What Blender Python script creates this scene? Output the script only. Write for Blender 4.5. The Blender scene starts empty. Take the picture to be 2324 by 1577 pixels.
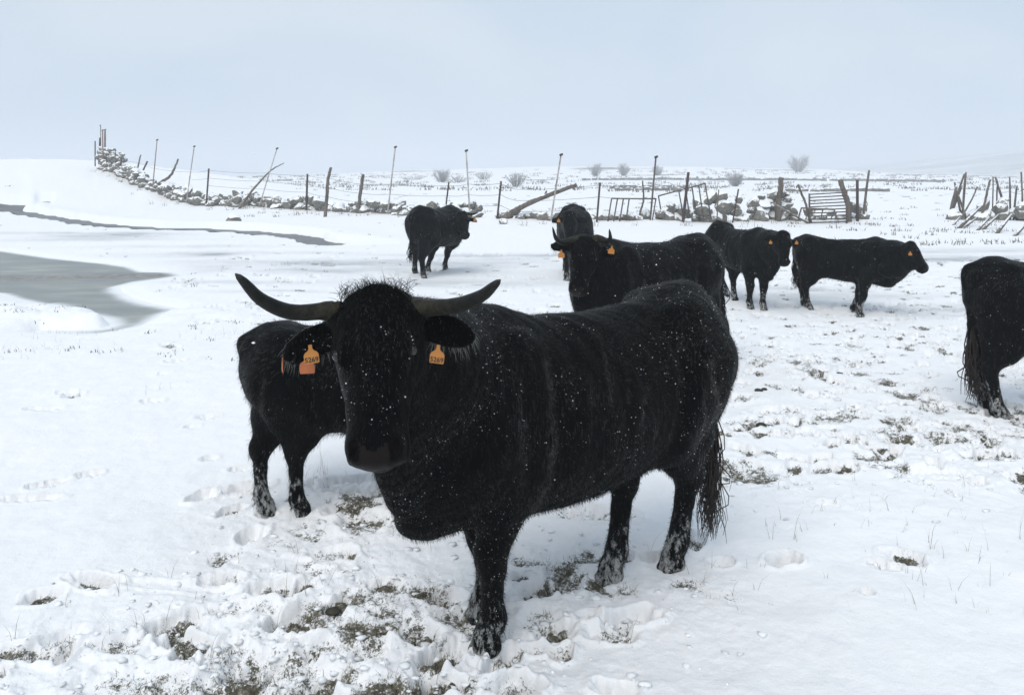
import bpy, math, random
import numpy as np
from mathutils import Vector, Matrix

# ------------------------------------------------------------------ camera, world, sun, exposure
sc = bpy.context.scene
COL = sc.collection
CAM_H = 1.75
FPX = 780.0            # focal length in pixels of the 1024 px wide picture
K = 0.44062 / FPX      # one pixel of the 2324 px wide view, as a slope
cam = bpy.data.cameras.new('camera')
cam.sensor_width = 36.0
cam.lens = FPX / 1024 * 36.0
cam.shift_y = -(347 - 176.3) / 1024
cam.clip_start = 0.05
cam.clip_end = 6000
cam_o = bpy.data.objects.new('camera', cam)
COL.objects.link(cam_o)
cam_o.location = (0, 0, CAM_H)
cam_o.rotation_euler = (math.radians(90), 0, 0)
sc.camera = cam_o

SUN_EL, SUN_AZ = math.radians(52), math.radians(205)   # azimuth clockwise from +Y
w = bpy.data.worlds.new('World'); sc.world = w; w.use_nodes = True
nt = w.node_tree; nt.nodes.clear()
out = nt.nodes.new('ShaderNodeOutputWorld')
bg = nt.nodes.new('ShaderNodeBackground')
sky = nt.nodes.new('ShaderNodeTexSky'); sky.sky_type = 'NISHITA'; sky.sun_disc = False
sky.sun_elevation = SUN_EL; sky.sun_rotation = SUN_AZ; sky.dust_density = 6; sky.air_density = 1.0
sc_n = nt.nodes.new('ShaderNodeVectorMath'); sc_n.operation = 'SCALE'; sc_n.inputs['Scale'].default_value = 0.10
nt.links.new(sky.outputs[0], sc_n.inputs[0])
tc = nt.nodes.new('ShaderNodeTexCoord')
mp = nt.nodes.new('ShaderNodeMapping'); mp.inputs['Scale'].default_value = (1.0, 1.0, 2.2)
nt.links.new(tc.outputs['Generated'], mp.inputs[0])
nz = nt.nodes.new('ShaderNodeTexNoise'); nz.inputs['Scale'].default_value = 2.0; nz.inputs['Detail'].default_value = 6; nz.inputs['Distortion'].default_value = 0.6
nz.inputs['Roughness'].default_value = 0.45
nt.links.new(mp.outputs[0], nz.inputs[0])
cr = nt.nodes.new('ShaderNodeValToRGB')
cr.color_ramp.elements[0].position = 0.36; cr.color_ramp.elements[0].color = (0.455, 0.572, 0.705, 1)
cr.color_ramp.elements[1].position = 0.66; cr.color_ramp.elements[1].color = (0.600, 0.672, 0.745, 1)
nt.links.new(nz.outputs[0], cr.inputs[0])
mx = nt.nodes.new('ShaderNodeMix'); mx.data_type = 'RGBA'; mx.inputs[0].default_value = 0.9
nt.links.new(sc_n.outputs[0], mx.inputs[6]); nt.links.new(cr.outputs[0], mx.inputs[7])
nt.links.new(mx.outputs[2], bg.inputs[0]); bg.inputs[1].default_value = 1.0
nt.links.new(bg.outputs[0], out.inputs[0])

sun = bpy.data.lights.new('sun', 'SUN'); sun.energy = 1.5; sun.angle = math.radians(40); sun.color = (1.0, 0.955, 0.90)
sun_o = bpy.data.objects.new('sun', sun); COL.objects.link(sun_o)
sd = Vector((math.sin(SUN_AZ) * math.cos(SUN_EL), math.cos(SUN_AZ) * math.cos(SUN_EL), math.sin(SUN_EL)))
sun_o.rotation_euler = sd.to_track_quat('Z', 'Y').to_euler()
sun_o.location = sd * 30

sc.render.engine = 'CYCLES'
sc.view_settings.view_transform = 'Standard'; sc.view_settings.look = 'None'
sc.view_settings.exposure = 0.25; sc.view_settings.gamma = 1.0
sc.cycles.max_bounces = 6; sc.cycles.diffuse_bounces = 3; sc.cycles.glossy_bounces = 2
sc.cycles.transmission_bounces = 2; sc.cycles.volume_bounces = 1; sc.cycles.transparent_max_bounces = 4
sc.cycles.use_denoising = True
sc.cycles.volume_step_rate = 4

rng = np.random.default_rng(11)
random.seed(5)

# ------------------------------------------------------------------ helpers
def smooth(a, b, x):
    t = np.clip((x - a) / (b - a), 0, 1)
    return t * t * (3 - 2 * t)

def _hash(ix, iy, seed):
    n = (ix.astype(np.int64) * 374761393 + iy.astype(np.int64) * 668265263 + seed * 1274126177) & 0xffffffff
    n = ((n ^ (n >> 13)) * 1274126177) & 0xffffffff
    return ((n ^ (n >> 16)) & 0xffff) / 65535.0

def vnoise(x, y, seed=0):
    ix = np.floor(x); iy = np.floor(y)
    fx = x - ix; fy = y - iy
    fx = fx * fx * fx * (fx * (fx * 6 - 15) + 10); fy = fy * fy * fy * (fy * (fy * 6 - 15) + 10)
    a = _hash(ix, iy, seed); b = _hash(ix + 1, iy, seed)
    c = _hash(ix, iy + 1, seed); d = _hash(ix + 1, iy + 1, seed)
    return (a + (b - a) * fx + (c - a) * fy + (a - b - c + d) * fx * fy) * 2 - 1

def fbm(x, y, seed=0, octv=4, gain=0.5):
    s = 0; a = 1; t = 0
    for i in range(octv):
        s = s + a * vnoise(x * 2 ** i + 17.3 * i, y * 2 ** i - 9.1 * i, seed + i); t += a; a *= gain
    return s / t

def px(xd, yd, d):
    """point at depth d on the ray of view pixel (xd, yd)"""
    return np.array([(xd - 1162.1) * K * d, d, CAM_H - (yd - 400) * K * d])

def gpt(xd, yd, z=0.0):
    d = (CAM_H - z) / ((yd - 400) * K)
    return np.array([(xd - 1162.1) * K * d, d])

def mesh_from(name, V, F, mat=None, smooth_shade=True):
    me = bpy.data.meshes.new(name)
    V = np.asarray(V, dtype=np.float32); 
    if isinstance(F, np.ndarray):
        n, k = F.shape
        me.vertices.add(len(V)); me.vertices.foreach_set('co', V.ravel())
        me.loops.add(n * k); me.loops.foreach_set('vertex_index', F.astype(np.int32).ravel())
        me.polygons.add(n); me.polygons.foreach_set('loop_start', np.arange(0, n * k, k, dtype=np.int32))
        me.polygons.foreach_set('loop_total', np.full(n, k, dtype=np.int32))
        me.update(calc_edges=True); me.validate()
    else:
        me.from_pydata([tuple(map(float, v)) for v in V], [], F); me.update()
    if smooth_shade:
        me.polygons.foreach_set('use_smooth', np.ones(len(me.polygons), dtype=bool))
    if mat: me.materials.append(mat)
    return me

def link(name, me, parent=None, label=None, cat=None, group=None, kind=None):
    o = bpy.data.objects.new(name, me); COL.objects.link(o)
    if parent is not None: o.parent = parent
    if label: o['label'] = label
    if cat: o['category'] = cat
    if group: o['group'] = group
    if kind: o['kind'] = kind
    return o

def tube_geo(pts, rad, seg=8, cap=True, jitter=0.0, seed=0):
    pts = np.asarray(pts, float); n = len(pts)
    rad = np.broadcast_to(np.asarray(rad, float), (n,))
    r = np.random.default_rng(abs(int(seed)))
    V = []; F = []
    up = np.array([0, 0, 1.0])
    prev = None
    for i in range(n):
        t = pts[min(i + 1, n - 1)] - pts[max(i - 1, 0)]; t = t / (np.linalg.norm(t) + 1e-9)
        if prev is None:
            a = np.array([1.0, 0, 0]) if abs(t[0]) < 0.8 else np.array([0, 1.0, 0])
            u = np.cross(t, a)
        else:
            u = prev - t * np.dot(prev, t)
        u /= np.linalg.norm(u) + 1e-9; prev = u
        v = np.cross(t, u)
        for k in range(seg):
            an = 2 * math.pi * k / seg
            rr = rad[i] * (1 + jitter * (r.random() - 0.5) * 2)
            V.append(pts[i] + rr * (math.cos(an) * u + math.sin(an) * v))
    for i in range(n - 1):
        for k in range(seg):
            k2 = (k + 1) % seg
            F.append((i * seg + k, i * seg + k2, (i + 1) * seg + k2, (i + 1) * seg + k))
    if cap:
        F.append(tuple(reversed(range(seg)))); F.append(tuple((n - 1) * seg + k for k in range(seg)))
    return V, F

def spline(P, n=24):
    P = np.asarray(P, float); out = []
    Q = np.vstack([2 * P[0] - P[1], P, 2 * P[-1] - P[-2]])
    m = len(P) - 1
    for i in range(n + 1):
        s = i / n * m; j = min(int(s), m - 1); t = s - j
        p0, p1, p2, p3 = Q[j], Q[j + 1], Q[j + 2], Q[j + 3]
        out.append(0.5 * (2 * p1 + (p2 - p0) * t + (2 * p0 - 5 * p1 + 4 * p2 - p3) * t * t + (3 * p1 - p0 - 3 * p2 + p3) * t ** 3))
    return np.array(out)

def merge(parts):
    V = []; F = []; o = 0
    for v, f in parts:
        V.extend(v); F.extend([tuple(i + o for i in q) for q in f]); o += len(v)
    return V, F

# ------------------------------------------------------------------ materials
def new_mat(name):
    m = bpy.data.materials.new(name); m.use_nodes = True
    t = m.node_tree; b = t.nodes['Principled BSDF']
    return m, t, b

def n_noise(t, scale, detail=4, rough=0.55, coord='Object', scl=None, dist=0.0):
    tcn = t.nodes.new('ShaderNodeTexCoord'); n = t.nodes.new('ShaderNodeTexNoise')
    n.inputs['Scale'].default_value = scale; n.inputs['Detail'].default_value = detail; n.inputs['Roughness'].default_value = rough
    n.inputs['Distortion'].default_value = dist
    src = tcn.outputs[coord]
    if coord == 'World':
        pass
    if scl:
        mpn = t.nodes.new('ShaderNodeMapping'); mpn.inputs['Scale'].default_value = scl
        t.links.new(src, mpn.inputs[0]); src = mpn.outputs[0]
    t.links.new(src, n.inputs[0])
    return n.outputs[0]

def n_ramp(t, fac, stops):
    r = t.nodes.new('ShaderNodeValToRGB'); e = r.color_ramp.elements
    while len(e) < len(stops): e.new(0.5)
    for i, (p, c) in enumerate(stops):
        e[i].position = p; e[i].color = (*c, 1) if len(c) == 3 else c
    t.links.new(fac, r.inputs[0]); return r.outputs[0]

def n_math(t, op, a, b=None, clamp=False):
    m = t.nodes.new('ShaderNodeMath'); m.operation = op; m.use_clamp = clamp
    for i, v in enumerate((a, b)):
        if v is None: continue
        if isinstance(v, (int, float)): m.inputs[i].default_value = v
        else: t.links.new(v, m.inputs[i])
    return m.outputs[0]

def n_mix(t, fac, a, b):
    m = t.nodes.new('ShaderNodeMix'); m.data_type = 'RGBA'
    if isinstance(fac, (int, float)): m.inputs[0].default_value = fac
    else: t.links.new(fac, m.inputs[0])
    for i, v in ((6, a), (7, b)):
        if isinstance(v, tuple): m.inputs[i].default_value = (*v, 1)
        else: t.links.new(v, m.inputs[i])
    return m.outputs[2]

def n_map(t, v, a, b, c=0.0, d=1.0):
    m = t.nodes.new('ShaderNodeMapRange'); m.interpolation_type = 'SMOOTHSTEP'
    t.links.new(v, m.inputs[0]); m.inputs[1].default_value = a; m.inputs[2].default_value = b
    m.inputs[3].default_value = c; m.inputs[4].default_value = d
    return m.outputs[0]

def n_bump(t, b, h, strength, dist):
    n = t.nodes.new('ShaderNodeBump'); n.inputs['Strength'].default_value = strength; n.inputs['Distance'].default_value = dist
    t.links.new(h, n.inputs['Height']); t.links.new(n.outputs[0], b.inputs['Normal'])

def n_attr(t, name):
    a = t.nodes.new('ShaderNodeAttribute'); a.attribute_name = name
    return a.outputs['Fac']

def n_sepz(t, coord='Object', idx=2):
    tcn = t.nodes.new('ShaderNodeTexCoord'); s = t.nodes.new('ShaderNodeSeparateXYZ')
    t.links.new(tcn.outputs[coord], s.inputs[0]); return s.outputs[idx]

def n_normz(t):
    g = t.nodes.new('ShaderNodeNewGeometry'); s = t.nodes.new('ShaderNodeSeparateXYZ')
    t.links.new(g.outputs['Normal'], s.inputs[0]); return s.outputs[2]

SNOW = (0.86, 0.875, 0.89)

def mat_ground():
    m, t, b = new_mat('snow_ground')
    bare = n_attr(t, 'bare'); ice = n_attr(t, 'ice')
    fine = n_noise(t, 55, 5, 0.65)
    mid = n_noise(t, 9, 4, 0.6)
    soil = n_ramp(t, n_noise(t, 38, 5, 0.7), [(0.30, (0.022, 0.020, 0.017)), (0.46, (0.085, 0.078, 0.055)), (0.56, (0.15, 0.138, 0.10)), (0.66, (0.45, 0.45, 0.43))])
    snow = n_ramp(t, mid, [(0.3, (0.865, 0.872, 0.88)), (0.7, (0.912, 0.912, 0.912))])
    icec = n_ramp(t, n_noise(t, 1.6, 5, 0.6, scl=(1, 3, 1)), [(0.3, (0.27, 0.29, 0.305)), (0.7, (0.54, 0.565, 0.58))])
    c = n_mix(t, ice, snow, icec)
    brk = n_math(t, 'ADD', n_math(t, 'MULTIPLY', n_math(t, 'SUBTRACT', fine, 0.5), 1.6), n_math(t, 'MULTIPLY', n_math(t, 'SUBTRACT', n_noise(t, 140, 4, 0.7), 0.5), 1.4))
    bm = n_map(t, n_math(t, 'ADD', n_math(t, 'MULTIPLY', bare, 0.85), n_math(t, 'MULTIPLY', brk, n_map(t, bare, 0.02, 0.3))), 0.36, 0.72)
    c = n_mix(t, bm, c, soil)
    t.links.new(c, b.inputs['Base Color'])
    b.inputs['Roughness'].default_value = 0.62
    b.inputs['Specular IOR Level'].default_value = 0.25
    h = n_math(t, 'ADD', n_noise(t, 160, 4, 0.7), n_math(t, 'MULTIPLY', n_noise(t, 30, 4, 0.6), 2.0))
    n_bump(t, b, h, 0.55, 0.006)
    return m

def mat_pond():
    m, t, b = new_mat('pond_ice')
    edge = n_attr(t, 'edge'); mud = n_attr(t, 'mud')
    n1 = n_noise(t, 0.8, 5, 0.55, scl=(1, 2.2, 1))
    icec = n_ramp(t, n1, [(0.3, (0.20, 0.217, 0.217)), (0.55, (0.265, 0.283, 0.265)), (0.75, (0.40, 0.41, 0.36))])
    icec = n_mix(t, mud, icec, n_ramp(t, n_noise(t, 6, 5, 0.7), [(0.35, (0.12, 0.105, 0.09)), (0.65, (0.32, 0.31, 0.28))]))
    e2 = n_map(t, n_math(t, 'ADD', edge, n_math(t, 'MULTIPLY', n_math(t, 'SUBTRACT', n_noise(t, 1.7, 5, 0.6), 0.5), 0.55)), 0.0, 1.0)
    t.links.new(n_mix(t, e2, SNOW, icec), b.inputs['Base Color'])
    b.inputs['Roughness'].default_value = 0.48; b.inputs['Specular IOR Level'].default_value = 0.4
    n_bump(t, b, n_noise(t, 14, 5, 0.6), 0.25, 0.01)
    return m

def mat_stream():
    m, t, b = new_mat('stream_water')
    c = n_ramp(t, n_noise(t, 2.2, 5, 0.6), [(0.3, (0.03, 0.027, 0.024)), (0.7, (0.10, 0.095, 0.09))])
    t.links.new(c, b.inputs['Base Color']); b.inputs['Roughness'].default_value = 0.35
    b.inputs['Specular IOR Level'].default_value = 0.3
    n_bump(t, b, n_noise(t, 8, 3), 0.3, 0.02)
    return m

def mat_snowy(name, c0, c1, scale, thr=0.45, soft=0.25, rough=0.85, stretch=None, snow_amt=1.0, bump=0.02):
    """weathered surface with snow lying on what faces up"""
    m, t, b = new_mat(name)
    n1 = n_noise(t, scale, 5, 0.65, scl=stretch)
    c = n_ramp(t, n1, [(0.3, c0), (0.7, c1)])
    if snow_amt > 0:
        nzv = n_math(t, 'ADD', n_normz(t), n_math(t, 'MULTIPLY', n_math(t, 'SUBTRACT', n_noise(t, scale * 0.7, 4, 0.6), 0.5), 1.3))
        f = n_math(t, 'MULTIPLY', n_map(t, nzv, thr - soft / 2, thr + soft / 2), snow_amt)
        c = n_mix(t, f, c, SNOW)
    t.links.new(c, b.inputs['Base Color']); b.inputs['Roughness'].default_value = rough
    b.inputs['Specular IOR Level'].default_value = 0.2
    n_bump(t, b, n_noise(t, scale * 2, 5, 0.7, scl=stretch), 0.6, bump)
    return m

def mat_plain(name, c, rough=0.7, spec=0.3):
    m, t, b = new_mat(name)
    v = n_noise(t, 12, 4)
    t.links.new(n_ramp(t, v, [(0.3, tuple(k * 0.8 for k in c)), (0.7, tuple(min(1, k * 1.15) for k in c))]), b.inputs['Base Color'])
    b.inputs['Roughness'].default_value = rough; b.inputs['Specular IOR Level'].default_value = spec
    return m

def mat_coat():
    m, t, b = new_mat('black_coat')
    strand = n_noise(t, 60, 5, 0.75, scl=(2.0, 2.0, 0.42), dist=0.7)
    clump = n_noise(t, 7, 4, 0.6, scl=(1.4, 1.4, 0.7), dist=0.4)
    wet_shine = n_math(t, 'MULTIPLY', n_map(t, strand, 0.50, 0.72), n_map(t, clump, 0.36, 0.66))
    wet_shine = n_math(t, 'ADD', wet_shine, n_math(t, 'MULTIPLY', n_attr(t, 'streak'), n_map(t, strand, 0.40, 0.62)), True)
    c = n_mix(t, wet_shine, (0.0009, 0.0013, 0.0016), (0.026, 0.0265, 0.0245))  # shine of the wet locks is also painted into the base colour
    z = n_sepz(t)
    caked = n_noise(t, 42, 5, 0.75, scl=(1, 1, 0.55))
    big = n_noise(t, 11, 3, 0.5)
    lowf = n_map(t, z, 0.02, 0.50, 1.0, 0.0)
    f = n_map(t, n_math(t, 'ADD', n_math(t, 'ADD', caked, n_math(t, 'MULTIPLY', lowf, 0.26)), n_math(t, 'MULTIPLY', n_math(t, 'SUBTRACT', big, 0.5), 0.45)), 0.69, 0.86)
    f = n_math(t, 'MULTIPLY', f, n_map(t, z, 0.36, 0.55, 1.0, 0.0))
    c = n_mix(t, n_math(t, 'MULTIPLY', f, 0.72), c, (0.50, 0.505, 0.49))
    t.links.new(c, b.inputs['Base Color'])
    b.inputs['Roughness'].default_value = 0.40
    sp_ = n_math(t, 'MULTIPLY', n_math(t, 'ADD', n_math(t, 'MULTIPLY', wet_shine, 0.8), 0.10), 0.24)
    t.links.new(sp_, b.inputs['Specular IOR Level'])
    b.inputs['Sheen Weight'].default_value = 0.03; b.inputs['Sheen Roughness'].default_value = 0.4; b.inputs['Sheen Tint'].default_value = (0.92, 0.9, 0.82, 1)
    n_bump(t, b, n_math(t, 'ADD', strand, n_math(t, 'MULTIPLY', clump, 1.5)), 0.8, 0.010)
    return m

def mat_hair(name, c, rough=0.5, spec=0.3):
    m, t, b = new_mat(name)
    b.inputs['Base Color'].default_value = (*c, 1); b.inputs['Roughness'].default_value = rough
    b.inputs['Specular IOR Level'].default_value = spec
    return m

def mat_horn():
    m, t, b = new_mat('horn')
    a = n_attr(t, 'along')
    streak = n_noise(t, 55, 5, 0.7)
    c = n_ramp(t, a, [(0.0, (0.05, 0.038, 0.024)), (0.18, (0.034, 0.031, 0.021)), (0.5, (0.014, 0.0145, 0.012)), (0.85, (0.019, 0.0195, 0.0175)), (1.0, (0.05, 0.048, 0.042))])
    c = n_mix(t, n_map(t, streak, 0.35, 0.65, 0.0, 0.75), c, (0.004, 0.004, 0.0036))
    t.links.new(c, b.inputs['Base Color']); b.inputs['Roughness'].default_value = 0.48; b.inputs['Specular IOR Level'].default_value = 0.12
    n_bump(t, b, n_noise(t, 60, 3, 0.6), 0.3, 0.003)
    return m

M = {}
M['ground'] = mat_ground(); M['pond'] = mat_pond(); M['stream'] = mat_stream()
M['stone'] = mat_snowy('field_stone', (0.085, 0.082, 0.072), (0.26, 0.25, 0.215), 3.5, thr=0.42, soft=0.22)
M['farstone'] = mat_snowy('far_stone', (0.10, 0.10, 0.09), (0.24, 0.235, 0.21), 1.2, thr=0.62, soft=0.3)
M['wood'] = mat_snowy('weathered_wood', (0.055, 0.045, 0.037), (0.20, 0.175, 0.145), 9, thr=0.75, soft=0.3, stretch=(1, 1, 0.15), bump=0.008)
M['steel'] = mat_snowy('rusty_steel', (0.030, 0.022, 0.020), (0.085, 0.060, 0.052), 14, thr=1.1, soft=0.3, snow_amt=0.4, rough=0.7, bump=0.002)
M['tube'] = mat_snowy('rusty_tube', (0.055, 0.045, 0.040), (0.14, 0.115, 0.10), 14, thr=0.95, soft=0.3, snow_amt=0.9, rough=0.65, bump=0.002)
M['pole'] = mat_snowy('peeling_pole', (0.13, 0.09, 0.08), (0.62, 0.60, 0.57), 3.2, thr=1.1, snow_amt=0.0, rough=0.6, bump=0.002)
M['redpole'] = mat_snowy('red_pole', (0.10, 0.045, 0.04), (0.36, 0.26, 0.23), 3.2, thr=1.1, snow_amt=0.0, rough=0.6, bump=0.002)
M['cap'] = mat_plain('pole_cap', (0.03, 0.03, 0.035))
M['wire'] = mat_plain('wire', (0.16, 0.155, 0.15), 0.5)
M['coat'] = mat_coat()
M['hair'] = mat_hair('coat_hair', (0.0022, 0.0026, 0.0028), 0.45, 0.035)
M['hair_frost_sheen'] = mat_hair('frost_sheen_hair', (0.058, 0.056, 0.049), 0.5, 0.2)  # paler hairs: sky sheen on the back put into colour, with some frost
M['hair_frost'] = mat_hair('frosted_hair', (0.20, 0.20, 0.185), 0.6, 0.1)
M['nostril'] = mat_hair('nostril', (0.002, 0.0015, 0.0015), 0.6, 0.05)
M['tail'] = mat_hair('tail_hair', (0.028, 0.022, 0.018), 0.5, 0.2)
M['tail_black'] = mat_hair('black_tail_hair', (0.006, 0.0055, 0.005), 0.5, 0.08)
M['horn'] = mat_horn()
M['muzzle'] = mat_plain('muzzle', (0.0075, 0.0050, 0.0046), 0.5, 0.085)
M['eye'] = mat_plain('eye', (0.008, 0.007, 0.006), 0.08, 0.6)
M['tag'] = mat_plain('orange_tag', (0.40, 0.165, 0.035), 0.5, 0.35)
M['tag_red'] = mat_plain('red_orange_tag', (0.36, 0.11, 0.038), 0.5, 0.35)
M['print'] = mat_plain('tag_print', (0.03, 0.02, 0.015), 0.6)
M['flake'] = mat_plain('snow_flake', (0.9, 0.91, 0.92), 0.6, 0.2)
M['clod'] = mat_plain('snow_clod', (0.85, 0.865, 0.88), 0.65, 0.25)
M['grass'] = mat_plain('dry_grass', (0.19, 0.165, 0.095), 0.7, 0.2)
M['grass_green'] = mat_plain('winter_grass', (0.105, 0.10, 0.052), 0.7, 0.2)
M['dung'] = mat_plain('dung', (0.035, 0.033, 0.024), 0.7, 0.3)
M['scrub'] = mat_plain('scrub', (0.13, 0.115, 0.085), 0.8, 0.1)
M['twig'] = mat_plain('frosty_twig', (0.36, 0.355, 0.345), 0.8, 0.1)

# ------------------------------------------------------------------ terrain
def pond_poly():
    P = [(-260, 560), (0, 568), (120, 585), (230, 596), (292, 604), (325, 616), (395, 616), (425, 623), (380, 631), (310, 640),
         (268, 650), (272, 661), (300, 676), (352, 690), (415, 700), (372, 716), (330, 738), (285, 752), (225, 760), (150, 758), (75, 755), (90, 748),
         (180, 748), (232, 744), (254, 736), (238, 724), (200, 716), (150, 710), (118, 694), (60, 683), (0, 666), (-260, 640)]
    return np.array([gpt(x, y, -0.05) for x, y in P])
POND = pond_poly()
STREAM = [(-140, 432, 41), (0, 438, 40), (40, 449, 38.5), (90, 468, 35.5), (170, 494, 32.3), (205, 504, 0), (300, 509, 0), (420, 513, 0), (560, 518, 0), (640, 525, 0), (700, 536, 0), (722, 541, 0), (750, 549, 0)]
STREAM = np.array([px(x, y, d)[:2] if d else gpt(x, y) for x, y, d in STREAM])
STREAM = spline(STREAM, 70)

STREAM = STREAM + np.stack([0.0 * np.arange(71), 0.16 * np.sin(np.arange(71) * 0.47) + .1 * np.sin(np.arange(71) * 1.1)], 1)
SIDE = np.array([px(x, y, d)[:2] for x, y, d in [(38, 447, 38.5), (45, 438, 40.2), (75, 435, 41), (112, 435, 41.5)]])

SX = STREAM[:, 0]; SY = STREAM[:, 1]; _o = np.argsort(SX); SX = SX[_o]; SY = SY[_o]
def seg_dist(x, y, P, closed=False):
    best = np.full(x.shape, 1e9)
    n = len(P)
    for i in range(n if closed else n - 1):
        a = P[i]; b = P[(i + 1) % n]; ba = b - a
        t = np.clip(((x - a[0]) * ba[0] + (y - a[1]) * ba[1]) / (ba @ ba + 1e-9), 0, 1)
        best = np.minimum(best, np.hypot(x - a[0] - t * ba[0], y - a[1] - t * ba[1]))
    return best

def inside(x, y, P):
    r = np.zeros(x.shape, bool); n = len(P)
    for i in range(n):
        x1, y1 = P[i]; x2, y2 = P[(i + 1) % n]
        c = ((y1 > y) != (y2 > y))
        r ^= c & (x < (x2 - x1) * (y - y1) / (y2 - y1 + 1e-12) + x1)
    return r

def pond_sd(x, y):
    d = np.full(x.shape, 9.0)
    bb = (x > -22) & (x < -3) & (y > 6.5) & (y < 22)
    if bb.any():
        xs, ys = x[bb], y[bb]
        k = seg_dist(xs, ys, POND, True)
        d[bb] = np.where(inside(xs, ys, POND), -k, k)
    return d

def base_h(x, y):
    """large shape of the land, snow surface without prints"""
    z = 0.05 * fbm(x * 0.22, y * 0.16, 3, 3) * smooth(1, 8, y)
    z = z + 0.10 * fbm(x * 0.05, y * 0.05, 8, 2) * smooth(20, 60, y)
    g = np.exp(-((x + 36) ** 2 / (2 * 13.5 ** 2) + (y - 60) ** 2 / (2 * 13 ** 2)))
    z = z + 3.9 * np.maximum(g - 0.10, 0) ** 1.0 * smooth(0.08, 0.32, g) * 0.9
    z = z + 5.2 * np.exp(-((x - 45) ** 2 / (2 * 105 ** 2) + (y - 300) ** 2 / (2 * 75 ** 2)))
    z = z + 34 / (1 + np.exp(-(x - 400) / 62)) * smooth(330, 640, y) * np.exp(-(np.maximum(y - 640, 0) / 500) ** 2)
    z = z + 1.3 * fbm(x * 0.012, y * 0.012, 5, 4) * smooth(110, 260, y)
    return z

def stream_d(x, y):
    d = np.full(x.shape, 9.0)
    bb = (x > -36) & (x < -1) & (y > 16) & (y < 46)
    if bb.any():
        d[bb] = np.minimum(seg_dist(x[bb], y[bb], STREAM), seg_dist(x[bb], y[bb], SIDE) + 0.15)
    return d

# trampled ground: bands given in view pixels -> world
TRAMPLE = [(700, 1420, 0.75, 1.0), (1020, 1500, 0.6, 0.8), (500, 1520, 0.6, 0.9), (830, 1180, 0.5, 0.7), (560, 1160, 0.45, 0.35), (1260, 1330, 0.6, 0.55),
           (1500, 1360, 0.45, 0.4), (1780, 800, 1.6, 0.55), (1950, 860, 1.8, 0.45), (2150, 1000, 1.0, 0.85), (2320, 1000, 0.8, 0.8), (1800, 960, 0.7, 0.6), (1720, 1070, 0.5, 0.7),
           (2000, 760, 2.2, 0.4), (2200, 800, 2.0, 0.35), (1250, 640, 2.0, 0.3), (300, 1500, 0.7, 0.6), (60, 1490, 0.4, 0.5), (1900, 1060, 1.0, 0.3)]
def trample(x, y):
    s = np.zeros(x.shape)
    for xd, yd, r, a in TRAMPLE:
        c = gpt(xd, yd)
        s = np.maximum(s, a * np.exp(-((x - c[0]) ** 2 + ((y - c[1]) * 0.9) ** 2) / (2 * (r * 0.62) ** 2)))
    return s

def height(x, y, detail=True):
    z = base_h(x, y)
    s = pond_sd(x, y)
    flat = smooth(1.4, 0.1, s)
    z = z * (1 - flat) - 0.0 * flat
    z = z - 0.04 * smooth(0.35, 0.0, s) - 0.05 * smooth(0.07, -0.05, s) - 0.12 * smooth(0.0, -0.45, s)
    isl = gpt(90, 722); z = z + 0.11 * smooth(-0.02, 0.16, s) * np.exp(-(((x - isl[0]) / 2.3) ** 2 + ((y - isl[1]) / .75) ** 2)) * (1 + .9 * fbm(x * 2.2, y * 3.5, 23, 4))
    sd_ = stream_d(x, y) + 0.10 * fbm(x * 0.8, y * 0.8, 31, 3)
    north = smooth(-.5, .5, y - np.interp(x, SX, SY))
    z = z - 0.15 * smooth(0.56, 0.30, sd_) - (1 - north) * .075 * smooth(2.6, 0.7, sd_) + north * .13 * smooth(2.6, .9, sd_) * smooth(0.35, 0.6, sd_)
    if detail:
        calm = 1 - 0.85 * smooth(0.6, 0.0, s)
        near = smooth(60, 12, y)
        z = z + calm * near * (0.022 * fbm(x * 1.7, y * 1.7, 12, 4) + 0.006 * fbm(x * 9, y * 9, 14, 3))
        z = z + calm * 0.06 * fbm(x * 0.8, y * 0.5, 21, 3) * smooth(20, 45, y) * smooth(400, 150, y)
    return z

def h_at(x, y):
    return float(height(np.array([float(x)]), np.array([float(y)]))[0])

# the wall line needs drifts of snow against it; later
WALL_L = [(232, 398, 53), (262, 412, 51.5), (300, 424, 49.5), (345, 448, 46.5), (400, 462, 44.5), (450, 468, 43.0), (520, 474, 41.5), (600, 477, 39.8), (690, 480, 38.2), (760, 484, 36.8),
          (830, 488, 35.2), (900, 492, 33.6), (1000, 497, 31.6), (1080, 500, 30.4)]
WALL_R = [(1130, 500, 29.6), (1250, 500, 28.9), (1370, 505, 28.4), (1480, 505, 28.2), (1560, 506, 28.2), (1640, 504, 28.6), (1720, 500, 29.4), (1790, 497, 30.0), (1850, 498, 30.0), (1950, 500, 29.6)]
WL = np.array([px(x, y, d)[:2] for x, y, d in WALL_L]); WR = np.array([px(x, y, d)[:2] for x, y, d in WALL_R])

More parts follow.
